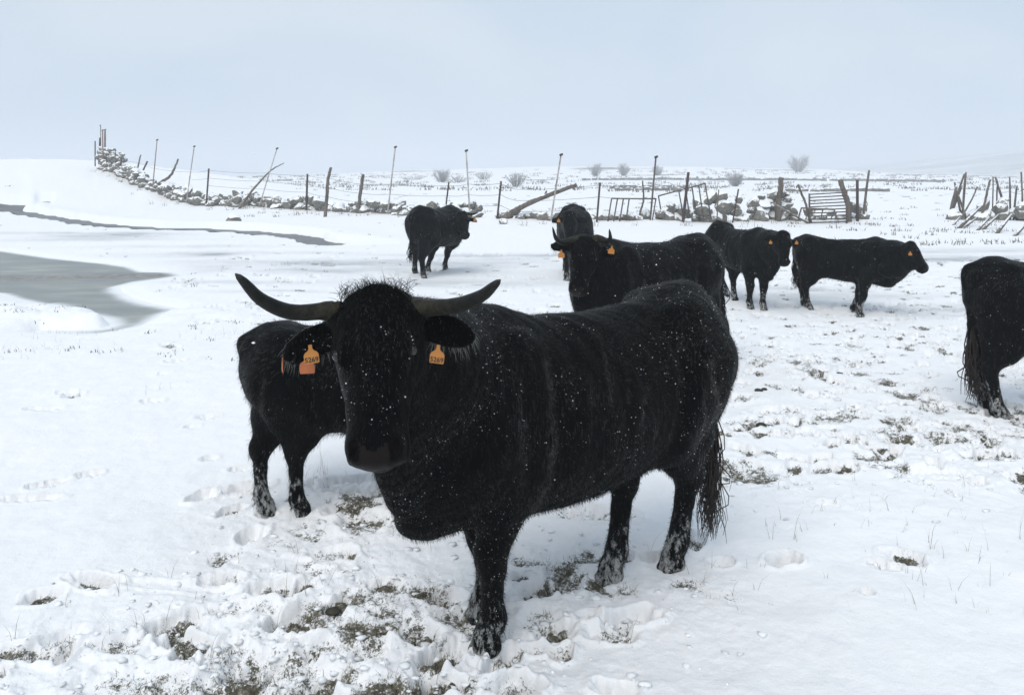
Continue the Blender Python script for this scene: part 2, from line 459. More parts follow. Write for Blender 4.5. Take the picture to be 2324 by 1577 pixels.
# rows and columns of the snow sheet: fine where it is seen large
rows = [-60, -30, -12, -5, -2, -0.5, 0.5, 1.2, 1.7, 2.0]
d = 2.2
while d < 70:
    rows.append(d); d += max(0.0042, d * d / 1365 * 1.12)
while d < 1500:
    rows.append(d); d *= 1.022
rows.append(1500)
rows = np.array(rows)
NU = 1050
U = np.linspace(-0.86, 0.86, NU)
T = np.array([0.004, 0.012, 0.03, 0.06, 0.12, 0.22, 0.38, 0.6, 1.0])
YY = np.repeat(rows[:, None], NU + 2 * len(T), 1)
yc = np.maximum(rows, 2.0)[:, None] + 0.5
inner = yc * U[None, :]
edge = yc * 0.86
outr = edge + T[None, :] * (1600 - edge)
XX = np.concatenate([-outr[:, ::-1], inner, outr], 1)
NR, NC = XX.shape
ZZ = height(XX, YY)
TR = trample(XX, YY)
BARE = np.zeros_like(ZZ); ICE = np.zeros_like(ZZ)

# drift along the walls
for W in (WL, WR):
    ok = (XX > -40) & (XX < 25) & (YY > 20) & (YY < 62)
    dd = seg_dist(XX[ok], YY[ok], W)
    ZZ[ok] += 0.20 * np.exp(-(dd / 0.9) ** 2) * (0.7 + 0.6 * fbm(XX[ok] * 0.9, YY[ok] * 0.9, 41, 3))

# icy patches under thin snow
ICE_SPOTS = [(860, 596, 3.2, 0.35, 0.75), (760, 612, 2.6, 0.4, 0.5), (1000, 640, 1.8, 0.3, 0.45), (1130, 588, 1.6, 0.2, 0.55), (1870, 668, 1.3, 0.28, 0.6), (1830, 655, 1.0, 0.3, 0.45), (2170, 700, 1.2, 0.2, 0.6), (2120, 690, 1.2, 0.15, 0.4),
             (2190, 583, 3.0, 0.30, 0.7), (2120, 567, 3.0, 0.3, 0.5), (250, 533, 1.8, 0.5, 0.7), (300, 528, 1.4, 0.3, 0.5), (475, 576, 1.1, 0.25, 0.7), (440, 578, 1.5, 0.3, 0.4), (1200, 578, 3.0, 0.22, 0.6), (2260, 712, 1.0, 0.2, 0.5), (200, 543, 2.4, 0.25, 0.4), (590, 640, 1.6, .16, .4), (560, 603, 1.4, .12, .45), (430, 560, 2.2, .2, .3), (120, 528, 2.5, .25, .4), (660, 575, 1.8, .15, .4), (620, 660, 1.2, .1, .3)]
for xd, yd, rx, ry, a in ICE_SPOTS:
    c = gpt(xd, yd)
    q = ((XX - c[0]) / rx) ** 2 + ((YY - c[1]) / (ry * c[1] / 9)) ** 2
    ICE = np.maximum(ICE, 1.35 * a * np.exp(-q) * (0.75 + 0.6 * fbm(XX * 1.2, YY * 2.5, 51, 3)))
ICE = np.clip(ICE, 0, 1)
ZZ -= 0.02 * ICE

# thin snow over rough pasture in the trampled bands
nb = fbm(XX * 3.2 + 0.6 * YY, YY * 4.2, 61, 4) + 0.35 * fbm(XX * 14, YY * 14, 63, 3)
nearm = (YY < 16)
bare0 = 0.95 * smooth(0.20, 0.72, nb * 0.8 + TR * 0.52 - 0.14) * smooth(0.08, 0.4, TR) * nearm
BARE = np.maximum(BARE, bare0)
ZZ -= 0.018 * bare0
crumb = fbm(XX * 26, YY * 26, 71, 3, 0.6)
ZZ += nearm * TR * (0.016 * np.maximum(crumb, -0.2) + 0.030 * fbm(XX * 6.5, YY * 6.5, 73, 3))
# stronger named bare patches: view x, y, radius x, radius y, rotation is along the slope of the picture
PATCH = [(1282, 1312, 0.085, 0.12, 1.0), (700, 1400, 0.20, 0.10, 0.9), (555, 1525, 0.13, 0.14, 1.0), (700, 1535, 0.20, 0.06, 0.9), (825, 1185, 0.13, 0.14, 0.9), (265, 1462, 0.11, 0.07, 0.85),
         (300, 1548, 0.16, 0.09, 0.7), (430, 1560, 0.16, 0.07, 0.7), (1235, 1405, 0.10, 0.08, 0.7), (1195, 1270, 0.10, 0.10, 0.7), (1040, 1400, 0.12, 0.06, 0.8), (1205, 1478, 0.12, 0.035, 0.9), (1265, 1478, 0.05, 0.05, 0.95),
         (1885, 950, 0.16, 0.14, 0.95), (1740, 960, 0.2, 0.09, 0.85), (1700, 1070, 0.28, 0.12, 0.9), (2200, 975, 0.2, 0.12, 0.95), (2250, 1040, 0.2, 0.1, 0.8), (2300, 990, 0.15, 0.1, 0.8), (1780, 1268, 0.07, 0.05, 0.7),
         (1345, 1170, 0.22, 0.08, 0.75), (1435, 1400, 0.08, 0.05, 0.7), (745, 1260, 0.10, 0.07, 0.75), (705, 1300, 0.10, 0.05, 0.6), (560, 1380, 0.22, 0.05, 0.55), (400, 1330, 0.25, 0.04, 0.25), (45, 1484, 0.16, 0.05, 0.9), (780, 1470, 0.18, 0.05, 0.7),
         (1150, 1558, 0.1, 0.05, 0.7), (2140, 1002, 0.14, 0.09, 0.7), (2080, 1010, 0.2, 0.06, 0.55), (650, 635, 0.2, 0.2, 0.6), (545, 1115, 0.06, 0.06, 0.6), (860, 1110, 0.2, 0.1, 0.3), (640, 1580, 0.2, 0.06, 0.8), (1600, 1060, 0.3, 0.1, 0.5)]
for xd, yd, rx, ry, a in PATCH:
    c = gpt(xd, yd)
    r0 = np.searchsorted(rows, c[1] - 4 * ry - 0.05); r1 = np.searchsorted(rows, c[1] + 4 * ry + 0.05)
    X = XX[r0:r1]; Y = YY[r0:r1]
    wob = 0.55 * fbm(X * 11, Y * 11, 81, 3)
    q = np.sqrt(((X - c[0]) / rx) ** 2 + ((Y - c[1]) / ry) ** 2) + wob
    mm = smooth(1.25, 0.55, q) * a
    BARE[r0:r1] = np.maximum(BARE[r0:r1], mm * (0.72 + 0.5 * fbm(X * 22, Y * 22, 83, 2)))
    ZZ[r0:r1] += -0.03 * smooth(1.2, 0.7, q) * a + 0.010 * np.exp(-((q - 1.25) / 0.22) ** 2)

# hoof prints
PR = []
def add_print(x, y, r, depth, ang, el=1.35, bare=0.5): PR.append((x, y, r, depth, ang, el, bare))
for xd, yd, r, dep, ang, el, ba in [(465, 1128, .085, .07, 1.2, 1.2, .2), (540, 1118, .065, .06, .2, 1.3, .6), (575, 1215, .085, .07, 1.3, 1.3, .15), (110, 1097, .06, .06, .5, 2.4, .1), (70, 1132, .06, .06, .05, 3.6, .15), (478, 1043, .05, .045, .3, 1.4, .2), (545, 1068, .05, .04, .2, 1.5, .15),
                                (475, 952, .07, .05, .2, 1.5, .15), (440, 975, .05, .035, .2, 1.3, .1), (100, 930, .06, .045, .15, 2.8, .1), (155, 898, .06, .04, .0, 1.6, .1), (375, 855, .05, .03, 0, 1.4, .1), (500, 1312, .055, .05, .1, 2.2, .3), (1778, 1266, .075, .07, .4, 1.5, .6), (1435, 1398, .085, .07, .3, 1.8, .5),
                                (1970, 1342, .035, .05, .2, 1.3, .2), (1990, 1272, .035, .04, -.4, 1.6, .6), (2020, 1283, .04, .035, -.2, 2.0, .6), (1640, 1272, .06, .05, .3, 1.3, .3), (1490, 1262, .06, .05, .3, 1.3, .5), (810, 1100, .14, .05, .2, 2.0, .05), (780, 1160, .1, .05, .2, 1.4, .2), (1330, 1160, .1, .05, .2, 1.4, .4), (1160, 1555, .07, .06, .5, 1.3, .7),
                                (125, 792, .07, .03, 0, 1.4, .7), (650, 634, .12, .03, 0, 1.4, .8), (1345, 1400, .05, .05, .2, 1.3, .3), (1060, 1510, .05, .04, .2, 1.3, .1), (850, 1480, .07, .05, .5, 1.6, .4), (2130, 1080, .12, .04, 0, 2.2, .05), (1880, 1145, .06, .03, 0, 1.8, .3)]:
    c = gpt(xd, yd); add_print(c[0], c[1], r * .78, dep * .85, ang, el, ba * .8)
r2 = np.random.default_rng(77)
for _ in range(7500):
    y = 2.3 + r2.random() ** 0.8 * 16; x = (r2.random() * 2 - 1) * 0.8 * (y + 0.5)
    p = float(trample(np.array([x]), np.array([y]))[0])
    side = 0.40 if (x > 0.10 * y and 4.6 < y < 17) else (0.12 if (9 < y < 18 and -6 < x < 1.5) else 0.05 if 7 < y < 18 and x > -3.5 else 0.006)
    if float(pond_sd(np.array([x]), np.array([y]))[0]) < 0.5: continue
    if y < 3.3 and x > .45: continue
    if r2.random() < max(p * 0.42, side):
        add_print(x, y, 0.034 + 0.030 * r2.random() + 0.002 * y, 0.025 + 0.035 * r2.random(), r2.normal(0.1, 0.6), 1.1 + 0.9 * r2.random(), 0.35 + 0.75 * r2.random())
for (x, y, r, dep, ang, el, ba) in PR:
    R = r * el * 2.4
    r0 = np.searchsorted(rows, y - R); r1 = np.searchsorted(rows, y + R)
    if r1 <= r0 + 1: r1 = r0 + 2
    lo = (x - R) / (y + 0.5 + (R if x < R else -R) * 0); 
    c0 = len(T) + int(np.clip((((x - R) / (y + 0.5 - np.sign(x - R) * R)) + 0.86) / 1.72 * NU - 3, 0, NU - 2))
    c1 = len(T) + int(np.clip((((x + R) / (y + 0.5 - np.sign(-x - R) * -R)) + 0.86) / 1.72 * NU + 4, 2, NU))
    if c1 <= c0: continue
    X = XX[r0:r1, c0:c1] - x; Y = YY[r0:r1, c0:c1] - y
    ca, sa = math.cos(ang), math.sin(ang)
    a = (X * ca + Y * sa) / (r * el); b = (-X * sa + Y * ca) / r
    wob = 0.30 * fbm((X + x) * 21, (Y + y) * 21, 91, 3)
    q = np.hypot(a * (1 + .12 * np.sign(a)), (np.abs(b) - .34) / .72 * np.where(np.abs(b) > .34, 1.0, .75)) + wob
    dent = smooth(1.05, 0.72, q)
    ridge = np.exp(-(b / 0.16) ** 2) * smooth(0.9, 0.2, np.abs(a)) * 0.3
    ZZ[r0:r1, c0:c1] += -dep * dent * (1 - ridge) * (.8 + .5 * fbm((X + x) * 40, (Y + y) * 40, 92, 2)) + dep * 0.22 * np.exp(-((q - 1.22) / 0.2) ** 2)
    BARE[r0:r1, c0:c1] = np.maximum(BARE[r0:r1, c0:c1], smooth(0.9, 0.45, q) * ba)

# distant heath: darker ground showing through
far = smooth(70, 160, YY)
BARE = np.maximum(BARE, far * smooth(0.25, 0.6, fbm(XX * 0.03, YY * 0.06, 95, 4)) * 0.9)
BARE = np.maximum(BARE, smooth(300, 560, YY) * smooth(150, 330, XX) * (0.66 + 0.25 * fbm(XX * 0.02, YY * 0.02, 97, 3)))
mid = smooth(24, 34, YY) * smooth(160, 90, YY) * smooth(-20, 5, XX)
BARE = np.maximum(BARE, mid * smooth(0.42, 0.7, fbm(XX * 0.8, YY * 0.4, 99, 4)) * 0.9)

idx = np.arange(NR * NC).reshape(NR, NC)
Fq = np.stack([idx[:-1, :-1], idx[:-1, 1:], idx[1:, 1:], idx[1:, :-1]], -1).reshape(-1, 4)
gm = mesh_from('snow_field', np.stack([XX, YY, ZZ], -1).reshape(-1, 3), Fq, M['ground'])
for nm, arr in (('bare', BARE), ('ice', ICE)):
    at = gm.attributes.new(nm, 'FLOAT', 'POINT'); at.data.foreach_set('value', arr.astype(np.float32).ravel())
link('ground', gm, kind='structure', label='snow covered pasture with hoof prints and bare trampled patches')

def ground_z(x, y):
    """height of the built sheet"""
    i = int(np.clip(np.searchsorted(rows, y) - 1, 0, NR - 2)); row = XX[i]
    j = int(np.clip(np.searchsorted(row, x) - 1, 0, NC - 2))
    t = (y - rows[i]) / (rows[i + 1] - rows[i])
    s = np.clip((x - XX[i, j]) / (XX[i, j + 1] - XX[i, j] + 1e-9), 0, 1)
    return float((ZZ[i, j] * (1 - s) + ZZ[i, j + 1] * s) * (1 - t) + (ZZ[i + 1, j] * (1 - s) + ZZ[i + 1, j + 1] * s) * t)
def bare_at(x, y):
    i = int(np.clip(np.searchsorted(rows, y) - 1, 0, NR - 2)); j = int(np.clip(np.searchsorted(XX[i], x) - 1, 0, NC - 2))
    return float(BARE[i, j])

# frozen pond
gx = np.arange(-21, -3.2, 0.09); gy = np.arange(6.8, 21.5, 0.09)
PX, PY = np.meshgrid(gx, gy)
ps = pond_sd(PX, PY)
cell = (ps[:-1, :-1] < 0.35)
pid = np.arange(PX.size).reshape(PX.shape)
q = np.stack([pid[:-1, :-1], pid[:-1, 1:], pid[1:, 1:], pid[1:, :-1]], -1)[cell]
used, inv = np.unique(q, return_inverse=True)
pv = np.stack([PX.ravel()[used], PY.ravel()[used], np.full(len(used), -0.052)], -1)
pm = mesh_from('pond', pv, inv.reshape(-1, 4), M['pond'])
at = pm.attributes.new('edge', 'FLOAT', 'POINT'); at.data.foreach_set('value', np.where(pv[:, 0] > -6.6, smooth(0.04, -0.35, ps.ravel()[used]), smooth(0.03, -0.20, ps.ravel()[used])).astype(np.float32))
mudline = np.array([gpt(x, y, -0.05) for x, y in [(-100, 633), (0, 632), (150, 628), (300, 625), (400, 624), (430, 624)]])
md = np.exp(-(seg_dist(pv[:, 0], pv[:, 1], mudline) / 0.42) ** 2) * 0.95
at = pm.attributes.new('mud', 'FLOAT', 'POINT'); at.data.foreach_set('value', md.astype(np.float32))
link('pond', pm, kind='structure', label='half frozen grey green pond with slushy edges')

# stream
def ribbon(P, wd):
    V = []; F = []
    for i, p in enumerate(P):
        t = P[min(i + 1, len(P) - 1)] - P[max(i - 1, 0)]; t /= np.linalg.norm(t); n = np.array([-t[1], t[0]])
        zz = float(base_h(np.array([p[0]]), np.array([p[1]]))[0]) - 0.095
        for s in (-1, 0, 1):
            qq = p + n * s * wd; V.append((qq[0], qq[1], zz))
        if i:
            a = (i - 1) * 3
            F += [(a, a + 1, a + 4, a + 3), (a + 1, a + 2, a + 5, a + 4)]
    return V, F
v1 = ribbon(np.vstack([STREAM, STREAM[-1] + (STREAM[-1] - STREAM[-2]) / np.linalg.norm(STREAM[-1] - STREAM[-2]) * .7]), 0.52); v2 = ribbon(SIDE, 0.42)
V, F = merge([v1, ([(a, b, c + 0.004) for a, b, c in v2[0]], v2[1])])
link('stream', mesh_from('stream', V, F, M['stream']), kind='structure', label='narrow dark stream winding through the snow')

# ------------------------------------------------------------------ implicit surface modelling for the cattle
def surface_nets(Fd, lo, h):
    nx, ny, nz = Fd.shape
    S = Fd < 0
    c = S[:-1, :-1, :-1].astype(np.int8)
    cnt = np.zeros((nx - 1, ny - 1, nz - 1), np.int8)
    for i in (0, 1):
        for j in (0, 1):
            for k in (0, 1):
                cnt += S[i:nx - 1 + i, j:ny - 1 + j, k:nz - 1 + k]
    act = (cnt > 0) & (cnt < 8)
    ci = np.argwhere(act)
    vid = np.full(act.shape, -1, np.int64); vid[act] = np.arange(len(ci))
    acc = np.zeros((len(ci), 3)); num = np.zeros(len(ci))
    corners = [(i, j, k) for i in (0, 1) for j in (0, 1) for k in (0, 1)]
    for a in range(8):
        for b in range(a + 1, 8):
            A = np.array(corners[a]); B = np.array(corners[b])
            if np.abs(A - B).sum() != 1: continue
            fa = Fd[ci[:, 0] + A[0], ci[:, 1] + A[1], ci[:, 2] + A[2]]; fb = Fd[ci[:, 0] + B[0], ci[:, 1] + B[1], ci[:, 2] + B[2]]
            m = (fa < 0) != (fb < 0)
            t = np.where(m, fa / (fa - fb + 1e-12), 0)
            acc += m[:, None] * (A[None] + t[:, None] * (B - A)[None]); num += m
    V = (ci + acc / num[:, None]) * h + lo
    quads = []
    for ax in range(3):
        o1, o2 = [(1, 2), (2, 0), (0, 1)][ax]
        sl0 = [slice(None)] * 3; sl1 = [slice(None)] * 3
        sl0[ax] = slice(0, -1); sl1[ax] = slice(1, None)
        cr_ = S[tuple(sl0)] != S[tuple(sl1)]
        e = np.argwhere(cr_)
        ok = (e[:, o1] > 0) & (e[:, o2] > 0) & (e[:, o1] < Fd.shape[o1] - 1) & (e[:, o2] < Fd.shape[o2] - 1)
        e = e[ok]
        def cell_(d1, d2):
            q = e.copy(); q[:, o1] += d1; q[:, o2] += d2
            return vid[q[:, 0], q[:, 1], q[:, 2]]
        Q = np.stack([cell_(-1, -1), cell_(0, -1), cell_(0, 0), cell_(-1, 0)], 1)
        flip = ~S[e[:, 0], e[:, 1], e[:, 2]]
        Q[flip] = Q[flip][:, ::-1]
        quads.append(Q)
    return V, np.concatenate(quads)

class Field:
    def __init__(s, lo, hi, h):
        s.lo = np.array(lo, float); s.h = h
        n = np.ceil((np.array(hi) - s.lo) / h).astype(int) + 1
        s.F = np.full(tuple(n), 1.0)
        s.ax = [s.lo[i] + h * np.arange(n[i]) for i in range(3)]
    def block(s, lo, hi):
        sl = []
        for i in range(3):
            a = max(0, int((lo[i] - s.lo[i]) / s.h)); b = min(s.F.shape[i], int((hi[i] - s.lo[i]) / s.h) + 2)
            sl.append(slice(a, max(b, a + 1)))
        P = np.stack(np.meshgrid(*[s.ax[i][sl[i]] for i in range(3)], indexing='ij'), -1)
        return tuple(sl), P
    def union(s, sl, d, k):
        a = s.F[sl]
        hh = np.clip(0.5 + 0.5 * (a - d) / k, 0, 1)
        s.F[sl] = a + (d - a) * hh - k * hh * (1 - hh)
    def cut(s, sl, d, k):
        a = -s.F[sl]
        hh = np.clip(0.5 + 0.5 * (a - d) / k, 0, 1)
        s.F[sl] = -(a + (d - a) * hh - k * hh * (1 - hh))
    def cone(s, a, b, ra, rb, k=0.03):
        a = np.array(a, float); b = np.array(b, float); r = max(ra, rb) + k + 2 * s.h
        sl, P = s.block(np.minimum(a, b) - r, np.maximum(a, b) + r)
        ba = b - a; t = np.clip(((P - a) @ ba) / (ba @ ba), 0, 1)
        d = np.linalg.norm(P - a - t[..., None] * ba, axis=-1) - (ra + (rb - ra) * t)
        s.union(sl, d, k)
    def chain(s, pts, rs, k=0.03):
        for i in range(len(pts) - 1): s.cone(pts[i], pts[i + 1], rs[i], rs[i + 1], k)
    def ell(s, c, r, k=0.03, R=None, cut=False):
        c = np.array(c, float); r = np.array(r, float); m = r.max() + k + 2 * s.h
        sl, P = s.block(c - m, c + m); q = P - c
        if R is not None: q = q @ np.array(R).T          # rows of R are the axes
        k0 = np.linalg.norm(q / r, axis=-1); k1 = np.linalg.norm(q / (r * r), axis=-1) + 1e-9
        d = k0 * (k0 - 1) / k1
        s.cut(sl, d, k) if cut else s.union(sl, d, k)
    def loft(s, o, R, xs, hi_, lo_, w_, k=0.04, egg=0.0):
        """section loft along axis R[0]; R[1] is across, R[2] is up; profile arrays top, bottom, half width"""
        o = np.array(o, float); R = np.array(R, float)
        xs = np.array(xs, float); tt = np.linspace(0, 1, 160); u = np.linspace(0, 1, len(xs))
        def dense(v):
            v = np.array(v, float); m = np.gradient(v, xs)
            X = np.linspace(xs[0], xs[-1], 240); j = np.clip(np.searchsorted(xs, X) - 1, 0, len(xs) - 2)
            hh = xs[j + 1] - xs[j]; t = (X - xs[j]) / hh
            return X, (2 * t ** 3 - 3 * t ** 2 + 1) * v[j] + (t ** 3 - 2 * t ** 2 + t) * hh * m[j] + (-2 * t ** 3 + 3 * t ** 2) * v[j + 1] + (t ** 3 - t ** 2) * hh * m[j + 1]
        X, H = dense(hi_); _, L = dense(lo_); _, Wd = dense(w_)
        cor = np.array([o + R[0] * a + R[1] * b + R[2] * c for a in (xs[0], xs[-1]) for b in (-max(w_), max(w_)) for c in (min(lo_), max(hi_))])
        sl, P = s.block(cor.min(0) - k - 0.05, cor.max(0) + k + 0.05)
        q = (P - o) @ R.T
        x = np.clip(q[..., 0], xs[0], xs[-1])
        t = np.interp(x, X, H); b = np.interp(x, X, L); wd = np.interp(x, X, Wd)
        zc = (t + b) / 2; hh = np.maximum((t - b) / 2, 0.01)
        v = q[..., 2] - zc
        wd = np.maximum(wd * (1 - egg * np.clip(v / hh, -1, 1)), 0.01)
        k0 = np.hypot(q[..., 1] / wd, v / hh); k1 = np.hypot(q[..., 1] / wd ** 2, v / hh ** 2) + 1e-6
        d = k0 * (k0 - 1) / k1
        d = np.where(k0 < 0.2, -np.minimum(wd, hh) * 0.8, d)
        ex = np.abs(q[..., 0] - x)
        d = np.where(ex > 0, np.sqrt(np.maximum(d, 0) ** 2 + ex ** 2), d)
        s.union(sl, d, k)

def unit(v):
    v = np.array(v, float); return v / np.linalg.norm(v)

TAGPOLY = [(-.030, -.042), (.030, -.042), (.033, -.036), (.033, -.004), (.027, .006), (.012, .016), (.008, .024), (.008, .040), (-.008, .040), (-.008, .024), (-.012, .016), (-.027, .006), (-.033, -.004), (-.033, -.036)]
def tag_mesh(mat, sc_=1.0, poly=TAGPOLY):
    n = len(poly); V = []
    for z in (-0.0012, 0.0012):
        V += [(x * sc_, z, y * sc_) for x, y in poly]
    F = [tuple(range(n)), tuple(reversed(range(n, 2 * n)))] + [((i + 1) % n, i, n + i, n + (i + 1) % n) for i in range(n)]
    return mesh_from('ear_tag', V, F, mat, False)

def text_mesh(txt, size, mat):
    cu = bpy.data.curves.new('t', 'FONT'); cu.body = txt; cu.size = size; cu.align_x = 'CENTER'; cu.extrude = 0.0004; cu.resolution_u = 3
    cu.offset = 0.0003
    ob = bpy.data.objects.new('t', cu); COL.objects.link(ob)
    dg = bpy.context.evaluated_depsgraph_get(); dg.update()
    me = bpy.data.meshes.new_from_object(ob.evaluated_get(dg)); me.materials.clear(); me.materials.append(mat); me.name = 'tag_number'
    bpy.data.objects.remove(ob); bpy.data.curves.remove(cu)
    return me

def cow(name, label, C, heading, feet, s=1.0, girth=1.0, belly=0.0, head_p=None, head_dir=None, head_n=None, head_s=1.0, horns=None, ears=None, tags=None,
        res=0.02, hair_n=9000, hair_len=0.02, flakes=500, tail_mat='tail_black', extra=(), poll_w=0, hock=.075, ear_fringe=0, streaks=False, tail_tip=None, category='cow', rump=0.0, seed=1, brisket=0.0, head_w=1.0, neck_r=1.0, wither=0.0):
    """C: world ground point under the barrel, heading: world direction, feet: LF, RF, LH, RH as world (x, y); head_*: world vectors"""
    r = np.random.default_rng(seed)
    hd = unit(heading); th = math.atan2(hd[1], hd[0]); lf = np.array([-hd[1], hd[0]])
    gz = min(ground_z(*f) for f in feet) - 0.02
    def loc(p):
        p = np.asarray(p, float); q = p[:2] - np.asarray(C)[:2]
        res_ = [q @ hd, q @ lf]
        if len(p) == 3: res_.append(p[2] - gz)
        return np.array(res_)
    def locv(v):
        v = np.asarray(v, float); return np.array([v[:2] @ hd, v[:2] @ lf, v[2]])
    L = [loc(f) for f in feet]
    P = loc(head_p); e1 = unit(locv(head_dir)); e3 = locv(head_n); e3 = unit(e3 - e1 * (e3 @ e1)); e2 = np.cross(e3, e1)
    hs = head_s
    allp = np.vstack([np.array([[-0.95 * s, -0.45 * s, -0.03], [0.95 * s, 0.45 * s, 1.42 * s]]), P[None] + 0.32 * hs, P[None] - 0.32 * hs, (P + e1 * 0.62 * hs)[None] + 0.2 * hs, (P + e1 * 0.62 * hs)[None] - 0.2 * hs,
                      [[l[0] + 0.16, l[1] + 0.12, 0.0] for l in L], [[l[0] - 0.16, l[1] - 0.12, 0.0] for l in L]])
    lo = allp.min(0) - 0.03; hi = allp.max(0) + 0.03; lo[2] = -0.06
    fd = Field(lo, hi, res)
    I = np.eye(3)
    xs = np.array([-.81, -.77, -.69, -.57, -.42, -.2, 0, .2, .38, .52, .65, .75, .80]) * s
    top = np.array([1.05, 1.165, 1.245 + rump, 1.272 + rump, 1.240 + rump * .4, 1.215, 1.212, 1.225, 1.25 + wither, 1.245 + wither, 1.18, 1.06, .94]) * s
    bot = np.array([.90, .80, .70, .63, .575 - belly * .6, .52 - belly, .49 - belly, .48 - belly, .48 - belly * .8, .49 - belly * .5 - brisket * .5, .53 - brisket, .62 - brisket, .80 - brisket]) * s
    wd = np.array([.05, .13, .205, .25, .275, .315, .335, .33, .30, .27, .22, .15, .06]) * s * girth
    fd.loft((0, 0, 0), I, xs, top, bot, wd, 0.05, egg=0.16)
    sp = lambda *v: [c * s for c in v]
    for sg in (1, -1):
        gw = girth
        # hip bones, pin bones, shoulder blades
        fd.ell(sp(-.51, sg * .140 * gw, 1.172 + rump), sp(.10, .065, .045), 0.09, R=[unit((1, sg * .3, -.1)), unit((-sg * .3, 1, 0)), unit((.1, 0, 1))])
        fd.cone(sp(-.52, sg * .15 * gw, 1.155 + rump), sp(-.735, sg * .085, 1.10), .05 * s, .045 * s, 0.06)
        fd.ell(sp(-.735, sg * .085, 1.09), sp(.055, .05, .06), 0.06)
        fd.ell(sp(-.535, sg * .15 * gw, .93), sp(.175, .13, .26), 0.08)
        fd.ell(sp(.44, sg * .19 * gw, .92), sp(.17, .115, .30), 0.06, R=[unit((1, 0, .25)), (0, 1, 0), unit((-.25, 0, 1))])
        fd.ell(sp(.62, sg * .15 * gw, .80), sp(.12, .10, .15), 0.06)
        # legs
        f = L[0] if sg > 0 else L[1]
        fx, fy = f[0], f[1]
        sh = np.array(sp(.50, sg * .175 * gw, .80)); el = np.array([.36 * s * .6 + fx * .4, sg * .16 * s * gw * .7 + fy * .3, .63 * s])
        kn = np.array([el[0] * .38 + fx * .62 + .015 * s, el[1] * .3 + fy * .7, .37 * s]); ft = np.array([fx - .022 * s, fy, .135 * s]); 
        fd.chain([sh, el, kn], np.array([.13, .098, .058]) * s, 0.05)
        fd.ell(el + np.array([.02, 0, -.06]) * s, np.array([.078, .066, .13]) * s, 0.04)
        fd.chain([kn + np.array([.006, 0, .02]) * s, kn + np.array([-.004, 0, -.055]) * s, (kn * .45 + ft * .55), ft], np.array([.062, .048, .037, .049]) * s, 0.025)
        hoof(fd, ft, fx, fy, s)
        f = L[2] if sg > 0 else L[3]
        fx, fy = f[0], f[1]
        hk = np.array([fx - hock * s, fy * .8 + sg * .1 * s * .2, .43 * s]); st = np.array([(-.36 * s) * .55 + (fx + .16 * s) * .45, sg * .17 * s * gw, .70 * s])
        bt = np.array(sp(-.60, sg * .125 * gw, .90)); ft = np.array([fx - .03 * s, fy, .135 * s])
        fd.chain([np.array(sp(-.54, sg * .14 * gw, .98)), st], np.array([.19, .125]) * s, 0.06)
        fd.chain([bt, hk * .55 + bt * .45, hk], np.array([.13, .085, .054]) * s, 0.06)
        fd.chain([st, hk * .6 + st * .4, hk], np.array([.115, .078, .056]) * s, 0.05)
        fd.cone(hk + np.array([-.03, 0, .03]) * s, hk + np.array([-.015, 0, -.03]) * s, .040 * s, .04 * s, 0.02)
        fd.chain([hk, hk * .6 + ft * .4, ft], np.array([.060, .041, .049]) * s, 0.025)
        hoof(fd, ft, fx, fy, s)
    # neck
    nb_ = P + e1 * 0.10 * hs - e3 * 0.13 * hs
    crest0 = np.array(sp(.48, 0, 1.13)); thr0 = np.array(sp(.62, 0, .80))
    crest1 = P + e1 * 0.015 * hs - e3 * 0.125 * hs; thr1 = P + e1 * 0.24 * hs - e3 * 0.17 * hs
    nr = neck_r * s
    fd.chain([crest0, crest0 * .5 + crest1 * .5 + np.array([0, 0, -.045 * s]), crest1 + np.array([0, 0, -.04 * hs])], np.array([.13, .095, .075 * hs / s]) * nr, 0.07)
    fd.chain([np.array(sp(.54, 0, .97)), (np.array(sp(.54, 0, .97)) + nb_) / 2, nb_], np.array([.245, .19, .125 * hs / s]) * nr, 0.08)
    fd.chain([thr0, thr0 * .5 + thr1 * .5, thr1], np.array([.17, .115, .075 * hs / s]) * nr, 0.07)
    # dewlap
    dm = thr0 * .45 + thr1 * .55; 
    for t_ in np.linspace(0, 1, 15):
        p = thr1 * (1 - t_) + np.array(sp(.66, 0, .56 - brisket)) * t_
        p = p + np.array([0.02, 0, -0.045]) * s * math.sin(math.pi * t_)
        fd.ell(p, np.array([.10, .038, .085]) * s, 0.03)
    fd.ell(sp(.62, 0, .56 - brisket), sp(.15, .085, .09), 0.06)
    # head
    hx = np.array([-.045, -.02, .04, .11, .18, .26, .34, .41, .46, .50, .525, .54]) * hs
    hf = np.array([-.05, -.01, .025, .040, .042, .036, .028, .022, .022, .016, .004, -.03]) * hs
    hb = np.array([-.09, -.12, -.165, -.205, -.215, -.20, -.172, -.150, -.146, -.142, -.132, -.10]) * hs
    hw = np.array([.03, .075, .108, .125, .124, .108, .090, .082, .085, .084, .072, .03]) * hs * head_w
    fd.loft(P, [e1, e2, e3], hx, hf, hb, hw, 0.03, egg=-0.03)
    g = lambda a, b, c: P + (e1 * a + e2 * b + e3 * c) * hs
    HR = [e1, e2, e3]
    if not poll_w: fd.ell(g(.0, 0, -.04), np.array([.06, .10, .06]) * hs, 0.05, R=HR)
    else: fd.ell(g(.02, 0, -.03), np.array([.045, .075, .05]) * hs, 0.05, R=HR)
    if poll_w: fd.ell(g(.070, 0, -.05), np.array([.050, poll_w, .065]) * hs, 0.05, R=HR)
    marks = {'ear': [], 'nose': g(.515, 0, -.03), 'e': (e1, e2, e3)}
